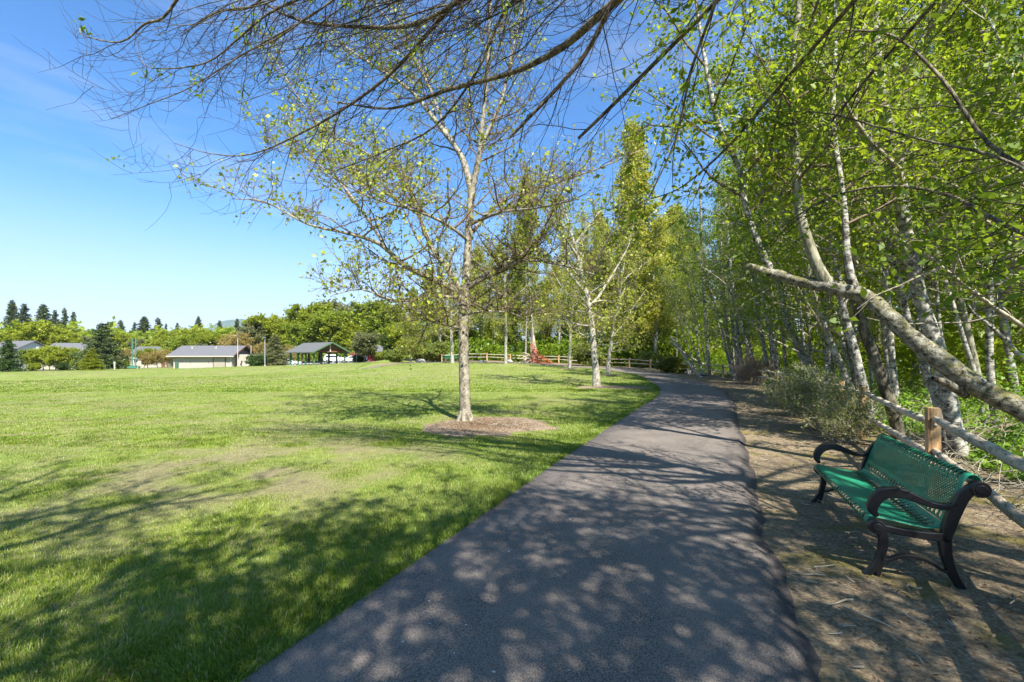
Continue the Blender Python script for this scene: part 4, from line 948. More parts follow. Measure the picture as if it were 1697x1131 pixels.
# ------------------------------------------------------------------ bench
def perf_mat(name, mode):
    """green plastic-dipped steel; mode picks the punched pattern, in UV metres (u along the bench, v along the profile)"""
    m, t, o = nodes(name); uv = N(t, 'ShaderNodeUVMap', uv_map='UVMap').outputs[0]
    s = N(t, 'ShaderNodeSeparateXYZ'); t.links.new(uv, s.inputs[0]); U, V = s.outputs[0], s.outputs[1]
    n = noise(t, 7, 4, .6, objc(t)); c = mixc_(t, mrange(t, n, .35, .7), (.012, .19, .095), (.022, .26, .14))
    b = N(t, 'ShaderNodeBsdfPrincipled'); t.links.new(c, b.inputs['Base Color']); b.inputs['Roughness'].default_value = .42; b.inputs['Specular IOR Level'].default_value = .5
    def cell(x, pitch, off=0.):   # 0..1 triangle distance from the cell centre
        q = math_(t, 'ADD', math_(t, 'DIVIDE', x, pitch), off); fr = math_(t, 'FRACT', q)
        return math_(t, 'ABSOLUTE', math_(t, 'SUBTRACT', fr, .5))
    # diamond mesh in the panel fields
    du, dv = cell(U, .036), cell(V, .030); du2, dv2 = cell(U, .036, .5), cell(V, .030, .5)
    h1 = math_(t, 'LESS_THAN', math_(t, 'ADD', du, dv), .29); h2 = math_(t, 'LESS_THAN', math_(t, 'ADD', du2, dv2), .29)
    mesh_ = math_(t, 'MAXIMUM', h1, h2)
    # slits across the bends: pointed, wide in the middle
    sl = attr(t, 'slit')           # -1..1 across a slit band, 2 outside
    fld = attr(t, 'field')
    band = math_(t, 'SUBTRACT', 1., math_(t, 'ABSOLUTE', sl))
    slit = math_(t, 'LESS_THAN', cell(U, .062), math_(t, 'MULTIPLY', band, .40))
    slit = math_(t, 'MULTIPLY', slit, math_(t, 'GREATER_THAN', band, 0.))
    hole = math_(t, 'MAXIMUM', math_(t, 'MULTIPLY', mesh_, math_(t, 'GREATER_THAN', fld, .5)), slit)
    # solid margin at both ends
    e = math_(t, 'MULTIPLY', math_(t, 'GREATER_THAN', U, .05), math_(t, 'LESS_THAN', U, 1.70)); hole = math_(t, 'MULTIPLY', hole, e)
    tr = N(t, 'ShaderNodeBsdfTransparent'); ms = N(t, 'ShaderNodeMixShader'); t.links.new(hole, ms.inputs[0]); t.links.new(b.outputs[0], ms.inputs[1]); t.links.new(tr.outputs[0], ms.inputs[2]); t.links.new(ms.outputs[0], o.inputs[0])
    return m
M_GREEN = perf_mat('green_coated_steel', 0)
M_BLACK = plain('black_cast_iron', (.007, .007, .008), .38, .5, var=.2, scale=12)
# local axes: X along the bench, Y towards its back, Z up
def bench_panel(name, prof, L, parent, bands, fields):
    """prof: profile points (y,z); bands: [(s0,s1)] slit bands; fields: [(s0,s1)] mesh fields, s = metres along the profile"""
    q = catmull([(y, z, 0) for y, z in prof], 8); n = len(q); s = [0]
    for a, b in zip(q, q[1:]): s.append(s[-1]+math.hypot(b[0]-a[0], b[1]-a[1]))
    NX = 40; v = []; uv = []; sl = []; fd = []
    for i in range(n):
        sv = 2.
        for a, b in bands:
            if a-1e-6 <= s[i] <= b+1e-6: sv = (2*s[i]-a-b)/(b-a)
        fv = 1. if any(a <= s[i] <= b for a, b in fields) else 0.
        for j in range(NX+1): v.append((L*j/NX, q[i][0], q[i][1])); uv.append((L*j/NX, s[i])); sl.append(sv); fd.append(fv)
    I = (np.arange(n-1)[:, None]*(NX+1)+np.arange(NX)[None, :]).ravel(); idx = np.stack([I, I+1, I+NX+2, I+NX+1], 1).ravel()
    me = np_mesh(name, v, np.full(len(I), 4), idx, smooth=True)
    for nm, vv in (('slit', sl), ('field', fd)):
        a = me.attributes.new(nm, 'FLOAT', 'POINT'); a.data.foreach_set('value', np.array(vv, dtype=np.float32))
    ul = me.uv_layers.new(name='UVMap'); ul.data.foreach_set('uv', np.array(uv, dtype=np.float32)[idx].ravel())
    o_ = link_mesh(name, me, M_GREEN, parent)
    so = o_.modifiers.new('thickness', 'SOLIDIFY'); so.thickness = .005; so.offset = 0
    return o_
def park_bench(loc, rz, label):
    root = empty('park_bench', loc, rz, label, 'bench')
    L = 1.75
    seat = [(.035, .335), (.0, .355), (.005, .395), (.05, .408), (.14, .398), (.25, .380), (.35, .372), (.41, .385), (.44, .42)]
    bench_panel('seat', seat, L, root, [(.03, .115), (.36, .53)], [])
    back = [(.442, .425), (.46, .475), (.485, .55), (.52, .65), (.55, .73), (.575, .768), (.61, .775), (.635, .75), (.635, .72)]
    bench_panel('backrest', back, L, root, [(0., .075), (.315, .41)], [(.095, .30)])
    for x in (-.03, L+.03):
        W = .05
        f = MB()
        def bar(pts, h, n=4):
            q = catmull([(x, y, z) for y, z in pts], n); hh = [float(np.interp(i/(len(q)-1), np.linspace(0, 1, len(h)), h)) for i in range(len(q))]
            f.sweep([tuple(p) for p in q], (1, 0, 0), W, hh)
        bar([(.07, .352), (.2, .335), (.33, .33), (.44, .335)], [.05, .05, .055, .06])
        bar([(.43, .30), (.45, .40), (.485, .52), (.53, .63), (.59, .70)], [.05, .07, .075, .07, .06])
        for (cy, cz, r) in ((.045, .352, .052), (.615, .69, .056)):
            f.cyl((x, cy, cz), r, W+.012, 20, Matrix.Rotation(RAD(90), 4, 'Y')); f.cyl((x, cy, cz), r*.6, W+.026, 16, Matrix.Rotation(RAD(90), 4, 'Y'))
        fr = f.build('end_frame', M_BLACK, root, bevel=.006)
        f = MB(); bar([(.50, .575), (.44, .548), (.36, .552), (.27, .585), (.18, .615), (.09, .60), (.035, .54), (.02, .475), (.045, .425)], [.04, .04, .045, .055, .07, .08, .075, .06, .03])
        f.build('armrest', M_BLACK, fr, bevel=.008)
        f = MB(); bar([(.07, .34), (.085, .26), (.075, .17), (.045, .08), (.0, .01), (-.03, -.012)], [.06, .055, .05, .045, .04, .03]); bar([(.075, .17), (.07, .09), (.055, .03), (.045, -.01)], [.03, .03, .03, .028]); f.build('leg', M_BLACK, fr, bevel=.006)
        f = MB(); bar([(.43, .33), (.435, .24), (.455, .14), (.49, .05), (.525, -.012)], [.07, .065, .055, .05, .045]); f.build('leg', M_BLACK, fr, bevel=.006)
        f = MB(); bar([(.065, .12), (.12, .125), (.19, .16), (.27, .17), (.35, .145), (.42, .10), (.465, .095)], [.018, .02, .024, .024, .024, .02, .02], 5); f.build('stretcher', M_BLACK, fr, bevel=.003)
    # two round tie bars under the seat
    for y, z in ((.10, .345), (.40, .345)):
        f = MB(); f.cyl((L/2, y, z), .012, L, 10, Matrix.Rotation(RAD(90), 4, 'Y')); f.build('tie_bar', M_BLACK, root)
    return root
# local X = along the bench (away from the viewer), local Y = towards the back: mirror by turning the bench
ang = math.atan2(.92, .39)
bd = park_bench((0, 0, 0), 0, 'green perforated metal park bench with black cast iron ends and curled armrests beside the path')
# X axis (.39,.92), Y axis must be (.92,-.39): that is a left-handed pair, so the bench is built mirrored in its own mesh data
for o_ in [bd]+[c for c in bd.children_recursive]:
    if o_.type == 'MESH': o_.data.transform(Matrix.Diagonal((1, -1, 1, 1))); o_.data.flip_normals()
bd.location = (2.64, 3.38, .0); bd.rotation_euler = (0, 0, ang)

# ------------------------------------------------------------------ mulch rings, twigs and roots
M_CHIP = plain('wood_chips', (.22, .165, .115), .95, .1, var=.55, scale=26, bump=.02)
def mulch(cx, cy, rx, ry, name='mulch', seed=1, rz=0.):
    n = 64; v = [(cx, cy, g1(cx, cy)+.035)]; rng_ = np.random.default_rng(seed)
    for ring, (f_, dz) in enumerate(((.5, .03), (.85, .02), (1., -.015))):
        for k in range(n):
            a = k*2*math.pi/n; rr = f_*(1+.45*(vnoise(np.array([a*3+seed]), np.array([1.]), 1, seed)[0]-.5)+.08*(rng_.random()-.5)*(f_ > .9))
            x, y = rx*rr*math.cos(a), ry*rr*math.sin(a); x, y = x*math.cos(rz)-y*math.sin(rz), x*math.sin(rz)+y*math.cos(rz)
            v.append((cx+x, cy+y, g1(cx+x, cy+y)+dz+.012))
    cnt, idx = [], []
    for k in range(n): idx += [0, 1+k, 1+(k+1) % n]; cnt.append(3)
    for r in range(2):
        for k in range(n): a = 1+r*n+k; b = 1+r*n+(k+1) % n; idx += [a, a+n, b+n, b]; cnt.append(4)
    return tag(link_mesh(name, np_mesh(name, v, cnt, idx, smooth=True), M_CHIP), kind='structure')
RINGS = [(-.65, 10.4, 1.5, 1.45, 0.), (5.05, 22.7, 2.0, 1.1, 0), (7.1, 33.5, 1.0, .8, 0), (5.3, 42, .9, .8, 0)]
for i, (a, b, c_, d, r) in enumerate(RINGS): mulch(a, b, c_, d, seed=i+2)
def in_rings(x, y):
    r = np.zeros(x.shape, bool)
    for a, b, c_, d, _ in RINGS: r |= ((x-a)/c_)**2+((y-b)/d)**2 < .93
    return r
# chips, twigs and dead leaves lying on the dirt strip and the mulch
rngL = np.random.default_rng(66)
def ontop(x, y): return gz(x, y)+(fnoise(x, y, 1.5, 77, 3)-.5)*.10*np.clip((polydist(x, y, CEN)-2.2)/2, 0, 1)*np.where(inpoly(x, y, LAWN), .7, 1.3)
n = 34000; y = .8+26*rngL.random(n)**1.7; xr = np.interp(y, [p[1] for p in REs[:170]], [p[0] for p in REs[:170]]); x = xr+.05+rngL.exponential(1.0, n)*(1.2+.08*y)
k = (x-xr > .3) & (rngL.random(n) < np.clip((x-xr)/2.2, .12, 1)*np.clip((fnoise(x, y, 1.1, 202, 3)-.3)*4, .1, 1)); x, y = x[k], y[k]
xm = RINGS[0][0]+RINGS[0][2]*rngL.normal(size=11000)*.42; ym = RINGS[0][1]+RINGS[0][3]*rngL.normal(size=11000)*.42
ki = in_rings(xm, ym); zz = np.concatenate([ontop(x, y)+.008, gz(xm[ki], ym[ki])+.05]); x = np.concatenate([x, xm[ki]]); y = np.concatenate([y, ym[ki]])
me = leaves('leaf_litter', np.stack([x, y, zz], 1), .021, rngL, 3., .45, .9)
tag(link_mesh('leaf_litter', me, L_LITTER), 'brown leaf litter and chips strewn over the dirt beside the path', 'leaf litter', kind='stuff')
tw = []
for i in range(520):
    if i < 420: yy = .9+17*rngL.random()**1.5; xx = float(np.interp(yy, [p[1] for p in REs[:170]], [p[0] for p in REs[:170]]))+.15+rngL.exponential(1.5)
    else: xx = RINGS[0][0]+rngL.normal()*.6; yy = RINGS[0][1]+rngL.normal()*.5
    z = float(ontop(np.array([xx]), np.array([yy]))[0])+.02+(.03 if i >= 420 else 0); a = rngL.random()*6.28; L = .05+.28*rngL.random()**2.5
    tw.append((wander((xx, yy, z), (math.cos(a), math.sin(a), 0.02), L, 4, rngL, .22), np.linspace(.005, .0025, 5)*(.6+rngL.random())))
for q in tw: q[0][:, 2] = np.clip(q[0][:, 2], q[0][0, 2]-.005, q[0][0, 2]+.05)
tag(link_mesh('fallen_twigs', tubes('fallen_twigs', tw, 4), B_TWIG_GREY), 'dry twigs scattered over the dirt strip and under the tree', 'twigs', kind='stuff')
n = 260; x = rngL.uniform(-2.5, 4, n); y = 1.9+8*rngL.random(n)**1.4
k = (x > np.interp(y, [p[1] for p in LEs[:120]], [p[0] for p in LEs[:120]])+.1) & (x < np.interp(y, [p[1] for p in REs[:120]], [p[0] for p in REs[:120]])-.1)
me = leaves('path_specks', np.stack([x[k], y[k], gz(x[k], y[k])+.064], 1), .012, rngL, 6, .6, .8); tag(link_mesh('path_specks', me, plain('pale_speck', (.5, .47, .4), .8)), 'tiny pale petals and grit flecks scattered on the asphalt', 'flecks', kind='stuff')

# ------------------------------------------------------------------ grass blades
def grass(name, n, y0, y1, pw, h, wd, seed, xl=-1.2):
    rng = np.random.default_rng(seed); Y = y0+(y1-y0)*rng.random(n)**pw
    xr = np.interp(Y, [p[1] for p in LEs[:]], [p[0] for p in LEs[:]]); X0 = xl*Y-1.5; X = X0+(xr+.03-X0)*rng.random(n)
    near_edge = rng.random(n) < .04; X = np.where(near_edge, xr+.04-np.abs(rng.normal(size=n))*.12, X)
    inl = ~in_rings(X, Y); dr = dryness(X, Y)
    inl &= rng.random(n) > dr*.93; X, Y, dr = X[inl], Y[inl], dr[inl]; n = len(X)
    cl = fnoise(X, Y, .35, 8, 3); big = fnoise(X, Y, 1.6, 44, 3)
    e = np.exp(-np.clip(np.interp(Y, [p[1] for p in LEs[:]], [p[0] for p in LEs[:]])-X, 0, 9)/.8)
    H = h*(.5+.6*rng.random(n))*(.55+.9*cl)*(1-.55*dr)*(.75+.5*big+.6*e)
    W = wd*(.7+.6*rng.random(n)); a = rng.random(n)*6.283; ax, ay = np.cos(a), np.sin(a)
    wind = fnoise(X, Y, .6, 15, 2)*6.28*2; bx = np.cos(wind)*.5+rng.normal(size=n)*.45; by = np.sin(wind)*.5+rng.normal(size=n)*.45; B = .35+.6*rng.random(n)
    z = ontop(X, Y)-.004; hw = W/2
    b0 = np.stack([X-ax*hw, Y-ay*hw, z], 1); b1_ = np.stack([X+ax*hw, Y+ay*hw, z], 1)
    mx_, my_ = X+bx*H*B*.3, Y+by*H*B*.3; mz = z+H*.62
    m0 = np.stack([mx_-ax*hw*.8, my_-ay*hw*.8, mz], 1); m1 = np.stack([mx_+ax*hw*.8, my_+ay*hw*.8, mz], 1)
    tp = np.stack([X+bx*H*B, Y+by*H*B, z+H*(1-.25*B)], 1)
    v = np.stack([b0, b1_, m1, m0, tp], 1).reshape(-1, 3); i0 = np.arange(n)*5
    idx = np.concatenate([np.stack([i0, i0+1, i0+2, i0+3], 1), np.stack([i0+3, i0+2, i0+4], 1)], 1).ravel(); cnt = np.tile([4, 3], n)
    me = np_mesh(name, v, cnt, idx)
    rnd = np.clip(.5*rng.random(n)+.35*fnoise(X, Y, .9, 61, 3)+.25*(1-e)*fnoise(X, Y, 4, 62, 2), 0, 1)
    straw = (rng.random(n) < .05+.5*dr).astype(float)
    for nm, vv in (('rnd', rnd), ('straw', straw)):
        at = me.attributes.new(nm, 'FLOAT', 'FACE'); at.data.foreach_set('value', np.repeat(vv, 2).astype(np.float32))
    return me
m, t, o = nodes('grass_blade'); r = attr(t, 'rnd'); p = pos(t)
n1 = noise(t, .35, 5, .6, p)
c = ramp(t, r, [(.1, (.075, .15, .012)), (.38, (.13, .23, .014)), (.6, (.215, .295, .026)), (.9, (.33, .365, .06))])
c = mixc_(t, mrange(t, n1, .35, .68, 0, .35), c, (.24, .27, .07))
c = mixc_(t, attr(t, 'straw'), c, (.40, .33, .17))
d_ = N(t, 'ShaderNodeBsdfDiffuse'); tr_ = N(t, 'ShaderNodeBsdfTranslucent'); t.links.new(c, d_.inputs[0]); t.links.new(c, tr_.inputs[0])
ms = N(t, 'ShaderNodeMixShader'); ms.inputs[0].default_value = .4; t.links.new(d_.outputs[0], ms.inputs[1]); t.links.new(tr_.outputs[0], ms.inputs[2])
g_ = N(t, 'ShaderNodeBsdfGlossy'); g_.inputs['Roughness'].default_value = .4; m2 = N(t, 'ShaderNodeMixShader'); m2.inputs[0].default_value = .025
t.links.new(ms.outputs[0], m2.inputs[1]); t.links.new(g_.outputs[0], m2.inputs[2]); t.links.new(m2.outputs[0], o.inputs[0]); M_BLADE = m
for args, lab in ((('lawn_grass', 230000, 1.2, 9, 1.35, .047, .005, 1), 'lush green lawn grass nearest the viewer beside the path'),
                  (('lawn_grass', 230000, 8, 22, 1.2, .048, .009, 2), 'sunlit lawn grass in the middle distance'),
                  (('lawn_grass', 190000, 20, 84, 1.5, .06, .032, 3), 'pale sunlit lawn grass at the far side of the field')):
    tag(link_mesh(args[0], grass(*args), M_BLADE), lab, 'grass', kind='stuff')

# ------------------------------------------------------------------ undergrowth, shrubs
rngU = np.random.default_rng(301)
n = 90000; y = 1.+50*rngU.random(n)**1.5; off = .5+rngU.exponential(3.6, n)*(1+.02*y)
fx = np.interp(y, [p[1] for p in catmull(NF, 6)], [p[0] for p in catmull(NF, 6)]); x = fx+off
cl = fnoise(x, y, 2.2, 90, 3); hmax = np.clip((cl-.36)*5.5, .0, 1.9)*np.clip(off/2.2, .15, 1)
hmax = hmax*np.where(y < 9, np.clip((off-.9)/1.5, 0, 1), 1); k = hmax > .08; x, y, hmax = x[k], y[k], hmax[k]; z = ontop(x, y)+rngU.random(len(x))**.7*hmax
me = leaves('undergrowth', np.stack([x, y, z], 1), .085, rngU, .9, .7, .5)
tag(link_mesh('undergrowth', me, L_BRAMBLE), 'bright green brambles and low growth covering the ground behind the rail fence', 'undergrowth', kind='stuff')
st = []
for i in range(2100):
    yy = 1.5+26*rngU.random()**2.0; xx = float(np.interp(yy, [p[1] for p in NF], [p[0] for p in NF]))+.45+rngU.exponential(2.4); z = g1(xx, yy); a = -1.9+3.4*rngU.random()
    st.append((wander((xx, yy, z), (math.cos(a), math.sin(a), .35+.8*rngU.random()), .4+1.0*rngU.random(), 7, rngU, .22, (0, 0, -1.1)), np.linspace(.006, .002, 8)))
for q in st: q[0][:, 2] = np.maximum(q[0][:, 2], q[0][0, 2]-.02)
tag(link_mesh('bramble_stems', tubes('bramble_stems', st, 4), B_TWIG_GREY), 'tangle of dead arching stems on the ground behind the rail fence', 'brush', kind='stuff')

def shrub_proto(seed, H, W, nst, leafn, leafmat, twig, lsz, name='shrub', r=.012, leafr=.05, spread=.9):
    rng = np.random.default_rng(seed); st = []
    for k in range(nst):
        az = rng.random()*6.283; el = .55+.9*rng.random(); rr = rng.random()*W*.25
        st.append((wander((math.cos(az)*rr, math.sin(az)*rr, -.03), (math.cos(az)*spread*math.cos(el), math.sin(az)*spread*math.cos(el), math.sin(el)), H*(.7+.5*rng.random()), 7, rng, .13, (0, 0, -.1)), np.linspace(r, .003, 8)))
    b, s, C = grow(st, rng, nb=6, t0=.2, blen=lambda t: H*.4, elev=.5, sub=5, tw=3, twlen=H*.12, leafn=leafn, leafr=leafr, wig=.2, bend=(0, 0, .2))
    e = empty(name); link_mesh('stems', tubes('stems', st+b+[(p, q*1.1) for p, q in s], 4), twig, e)
    if len(C): link_mesh('foliage', leaves('foliage', C, lsz, rng, .5, .6), leafmat, e)
    return e
def put(e, x, y, s, rz, label, cat='shrub', group=None, dz=0):
    e.location = (x, y, g1(x, y)+dz); e.scale = (s, s, s); e.rotation_euler = (0, 0, rz); return tag(e, label, cat, group)
sh1 = shrub_proto(401, 1.5, 1.3, 26, 3, L_BUSH, B_TWIG_GREY, .055)
put(sh1, 6.75, 9.9, .68, 0, 'large twiggy grey green bush leaning out over the dirt strip beyond the bench')
e = copy_tree(sh1); put(e, 7.7, 12.2, .7, 2.1, 'twiggy half bare bush behind the large one on the dirt strip')
e = copy_tree(sh1); put(e, 6.15, 8.5, .5, 4.0, 'small twiggy bush nearest the bench, in front of the large one')
e = copy_tree(sh1); put(e, 8.7, 14.4, .55, 5.1, 'small leafy bush at the far end of the bushes along the dirt strip')
sh2 = shrub_proto(402, 1.35, .8, 26, 1, L_ORANGE, plain('twig_brown', (.36, .27, .2), .9, .1, var=.3), .03, r=.010, spread=.5)
put(sh2, *P(1250, 640, 26.5)[:2], 1.15, 0, 'brown leafless shrub standing in front of the fence posts at the bend')
e = copy_tree(sh2); put(e, *P(1232, 640, 28)[:2], .8, 2, 'smaller brown leafless shrub left of the tall brown one at the fence')
sh3 = shrub_proto(403, 1.5, 1.2, 14, 16, L_BUSH, B_TWIG, .13, leafr=.12)
first = True
for px, d, s, lab in [(1108, 40, .8, 'small round green shrub against the fence at the path bend'), (975, 50, 1.25, 'dark green shrub before the far rails near the crooked trunk'), (1075, 49, .9, 'dark shrub on the far rails right of the forked lawn tree'),
                      (1060, 60, 1.3, 'dark shrub deep in the shade past the bend'), (722, 66, 1.5, 'rounded green shrub beside the far bench'), (700, 70, 1.4, 'second rounded green shrub beside the far bench'), (1132, 42, .6, 'tiny green shrub at the fence foot by the bend'), (655, 74, 1.2, 'low green shrub at the young tree')]:
    e = sh3 if first else copy_tree(sh3); first = False
    x, y, z = gp(px, d); put(e, x, y, s, rngU.random()*6, lab)
for i, (px, d, s, mt_) in enumerate([(590, 100, 1.0, 0), (603, 102, 1.1, 0), (616, 99, 1.0, 0), (595, 94, .9, 1), (430, 97, 1.5, 1), (426, 90, 1.3, 1), (632, 96, 1.2, 2), (645, 92, .9, 2), (138, 92, 1.3, 2), (147, 93, 1.4, 2), (105, 96, .9, 1), (57, 98, .9, 2), (198, 94, 1.2, 2)]):
    e = copy_tree(sh3); x, y, z = gp(px, d); put(e, x, y, s, rngU.random()*6, ['red flowering shrub left in the row on the grass bank', 'red flowering shrub, tallest in the row on the grass bank', 'red flowering shrub right in the row on the grass bank', 'dark hedge shrub in front of the red blossom', 'bright hedge shrub behind the end of the concrete hut', 'green shrub against the end wall of the concrete hut', 'yellow shrub on the bank right of the red blossom', 'small yellow shrub at the right end of the bank', 'golden shrub left of the yellow road sign', 'golden shrub below the yellow road sign', 'low grey green shrub by the road', 'pale low shrub by the white house', 'dark low shrub at the foot of the columnar evergreen'][i])
    for ch in e.children:
        if ch.name.startswith('foliage'): ch.material_slots[0].link = 'OBJECT'; ch.material_slots[0].material = [L_RED, L_DARK, L_YELLOW][mt_]

# big dark thicket under the trees past the bend: fills the gloom with real leaves
n = 90000; Y = rngU.uniform(50, 96, n); r_ = rngU.uniform(-.14, .62, n); X = r_*Y; cl = fnoise(X, Y, 4, 55, 3)
fd = polydist(X, Y, FENCE); k = (fd > 1.6) & ~inpoly(X, Y, FPOLY); X, Y, cl = X[k], Y[k], cl[k]; Z = gz(X, Y)+rngU.random(len(X))*(1.2+(5.+16*np.clip((X/Y-.2)*4, 0, 1))*np.clip(cl-.25, 0, 1))
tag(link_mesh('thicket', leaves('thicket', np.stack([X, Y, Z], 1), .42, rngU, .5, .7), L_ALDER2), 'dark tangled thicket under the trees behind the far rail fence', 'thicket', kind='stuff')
n = 70000; X = rngU.uniform(16, 48, n); Y = rngU.uniform(4, 62, n); cl = fnoise(X, Y, 3, 57, 3); fd = polydist(X, Y, FENCE); k = (fd > 6) & ~inpoly(X, Y, FPOLY) & (X > 12+.12*Y); X, Y, cl = X[k], Y[k], cl[k]
Z = gz(X, Y)+rngU.random(len(X))**.8*(1.+9.*np.clip(cl-.2, 0, 1))
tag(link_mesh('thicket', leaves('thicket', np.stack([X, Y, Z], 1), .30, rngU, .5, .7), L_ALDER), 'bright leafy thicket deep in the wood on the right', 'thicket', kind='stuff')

# ------------------------------------------------------------------ stump with orange netting
M_ORANGE = plain('orange_netting', (.42, .10, .04), .6, .3, var=.3, scale=6)
M_STUMP = bark_mat('stump_wood', (.16, .11, .07), (.38, .29, .2), (.55, .47, .36), 1)
rngS = np.random.default_rng(500)
sx, sy, sz = gp(884, 51.5)
e = empty('root_stump', (sx, sy, sz), label='upturned pale root stump at the far fence behind the orange netting', cat='stump')
rt = []
for k in range(16):
    a = -2.9+k*.34; L = 1.1+1.2*rngS.random(); rt.append((wander((0, 0, .35), (math.cos(a)-.5, -.3*abs(math.sin(a)), .1+.25*rngS.random()), L, 6, rngS, .22, (0, 0, -.6)), np.linspace(.16, .02, 7)))
link_mesh('roots', tubes('roots', rt, 6), M_STUMP, e)
link_mesh('trunk', tubes('trunk', [(np.array([[0, .1, -.2], [.05, .1, .8], [.1, .15, 1.9], [.0, .2, 3.2]]), np.array([.55, .38, .25, .12]))], 9), M_STUMP, e)
# snag: tall pale stems above the stump
e2 = empty('snag', (sx, sy+.6, sz), label='tall pale bare pole of a dead tree standing over the orange netting', cat='dead tree')
link_mesh('trunk', tubes('trunk', [(wander((.1, 0, -.2), (-.03, 0, 1), 12, 12, rngS, .03), np.linspace(.17, .03, 13)), (wander((-.9, .3, -.2), (.0, 0, 1), 11, 12, rngS, .03), np.linspace(.12, .03, 13))], 7), B_ALDER, e2)
# the net: a hanging sheet draped from the stump to the ground
gw, gh = 22, 16; v = []
for j in range(gh+1):
    for i in range(gw+1):
        s, q = i/gw, j/gh; z = 2.5*(1-q)**1.3*(1-.55*s**1.2)+.05; xx = -.35+s*(.8+1.9*q)+.15*math.sin(j*1.3+i*.7); yy = -.45-.55*q+.2*math.sin(i*1.1+j*.6); v.append((xx, yy, z+.03*rngS.normal()))
for j in range(3):
    pass
I = (np.arange(gh)[:, None]*(gw+1)+np.arange(gw)[None, :]).ravel()
me = np_mesh('safety_netting', v, np.full(len(I), 4), np.stack([I, I+1, I+gw+2, I+gw+1], 1).ravel())
net = link_mesh('safety_netting', me, M_ORANGE); net.location = (sx, sy, sz); wf = net.modifiers.new('net', 'WIREFRAME'); wf.thickness = .035
tag(net, 'torn orange safety netting draped over the root stump at the far fence', 'netting')

# ------------------------------------------------------------------ buildings
M_WALL = plain('split_block_wall', (.36, .32, .265), .9, .15, var=.10, scale=1.5)
M_SHING = plain('grey_shingles', (.115, .115, .12), .9, .2, var=.22, scale=5)
M_SHING2 = plain('slate_shingles', (.105, .108, .105), .9, .2, var=.25, scale=5)
M_TRIM = plain('cream_trim', (.42, .38, .31), .6, .3, var=.05)
M_DOOR = plain('tan_door', (.30, .26, .2), .55, .35, var=.06)
M_WHITE = plain('white_paint', (.55, .54, .51), .6, .3, var=.05)
M_GREENP = plain('green_paint', (.045, .12, .06), .5, .4, var=.15)
M_GREENT = plain('green_fascia', (.07, .125, .065), .55, .35, var=.15)
M_BROWN = plain('brown_timber', (.16, .075, .045), .7, .25, var=.25)
M_CONC = plain('concrete', (.42, .40, .37), .9, .15, var=.12)
M_GLASS = plain('dark_glass', (.03, .035, .04), .12, .6, var=.1)
M_STEEL = plain('galvanised_steel', (.42, .43, .44), .45, .5, metal=.6, var=.12)
M_TEAL = plain('teal_green_post', (.06, .17, .12), .5, .4, var=.1)

def gable_roof(name, mat, x0, x1, y0, y1, z0, z1, parent, th=.14):
    """ridge along X; slopes meet at z1"""
    ym = (y0+y1)/2; b = MB()
    b.prism([(x0, y0, z0), (x0, ym, z1), (x0, ym, z1+th), (x0, y0, z0+th)], (x1-x0, 0, 0)); b.prism([(x0, ym, z1), (x0, y1, z0), (x0, y1, z0+th), (x0, ym, z1+th)], (x1-x0, 0, 0))
    return b.build(name, mat, parent)
# concrete hut: long side faces the viewer
HD = 93.; lx = P(288, 600, HD)[0]; rx = P(384, 600, HD)[0]; hz_ = g1((lx+rx)/2, HD); Wd = rx-lx
hut = empty('utility_building', (lx, HD, hz_-.02), RAD(0), 'low concrete block hut with grey shingled gable roof and roller door left of the shelter', 'building')
H0 = 2.75
b = MB(); b.prism([(0, 0, -.5), (Wd, 0, -.5), (Wd, 7, -.5), (0, 7, -.5)], (0, 0, H0+.5)); 
b.prism([(Wd-.02, .02, H0), (Wd-.02, 3.5, H0+1.55), (Wd-.02, 6.98, H0)], (-.2, 0, 0)); b.prism([(.02, .02, H0), (.02, 3.5, H0+1.55), (.02, 6.98, H0)], (.2, 0, 0))
wl = b.build('wall', M_WALL, hut)
rf = gable_roof('roof', M_SHING, -.9, Wd+1.0, -.9, 7.9, H0-.35, H0+1.8, hut)
for xx in (2.2, 7.2):
    b = MB(); b.cyl((xx, 2.3, H0+1.45), .22, .35, 14); b.cyl((xx, 2.3, H0+1.65), .3, .08, 14, r2=.12); b.build('vent', M_TRIM, rf)
b = MB(); b.box((Wd*.79, -.03, 1.08), (2.3, .08, 2.15)); 
dr = b.build('roller_door', M_DOOR, hut)
b = MB(); [b.box((Wd*.79, -.08, .3+i*.3), (2.2, .03, .03)) for i in range(7)]; b.build('slats', M_TRIM, dr)
b = MB(); b.box((Wd*.79-1.22, -.05, 1.1), (.12, .14, 2.3)); b.box((Wd*.79+1.22, -.05, 1.1), (.12, .14, 2.3)); b.box((Wd*.79, -.05, 2.27), (2.56, .14, .12)); b.build('door_frame', M_BROWN, dr)
b = MB(); b.box((Wd*.5, -.92, H0-.33), (Wd+1.9, .06, .2)); b.build('gutter', M_TRIM, hut)
b = MB(); b.cyl((.12, -.1, 1.2), .06, 2.5, 8); b.build('downpipe', M_WHITE, hut); b = MB(); b.cyl((Wd-.1, -.1, 1.2), .06, 2.5, 8); b.build('downpipe', M_WHITE, hut)
b = MB(); b.box((Wd+.06, 2.2, 1.05), (.08, 1.0, 2.1)); b.build('door', M_BROWN, hut)
b = MB(); b.sweep([(Wd+1.0, -.9, H0-.24), (Wd+1.0, 3.5, H0+1.9)], (1, 0, 0), .08, .22); b.sweep([(Wd+1.0, 3.5, H0+1.9), (Wd+1.0, 7.9, H0-.24)], (1, 0, 0), .08, .22); b.build('bargeboard', M_BROWN, hut)
for px, pr, H in ((.35, None, 1.9), (.15, None, 1.9)): b = MB(); b.box((Wd*px*1.6+.5, -.02, 1.2), (.05, .03, .5)); b.build('wall_fitting', M_BROWN, hut)
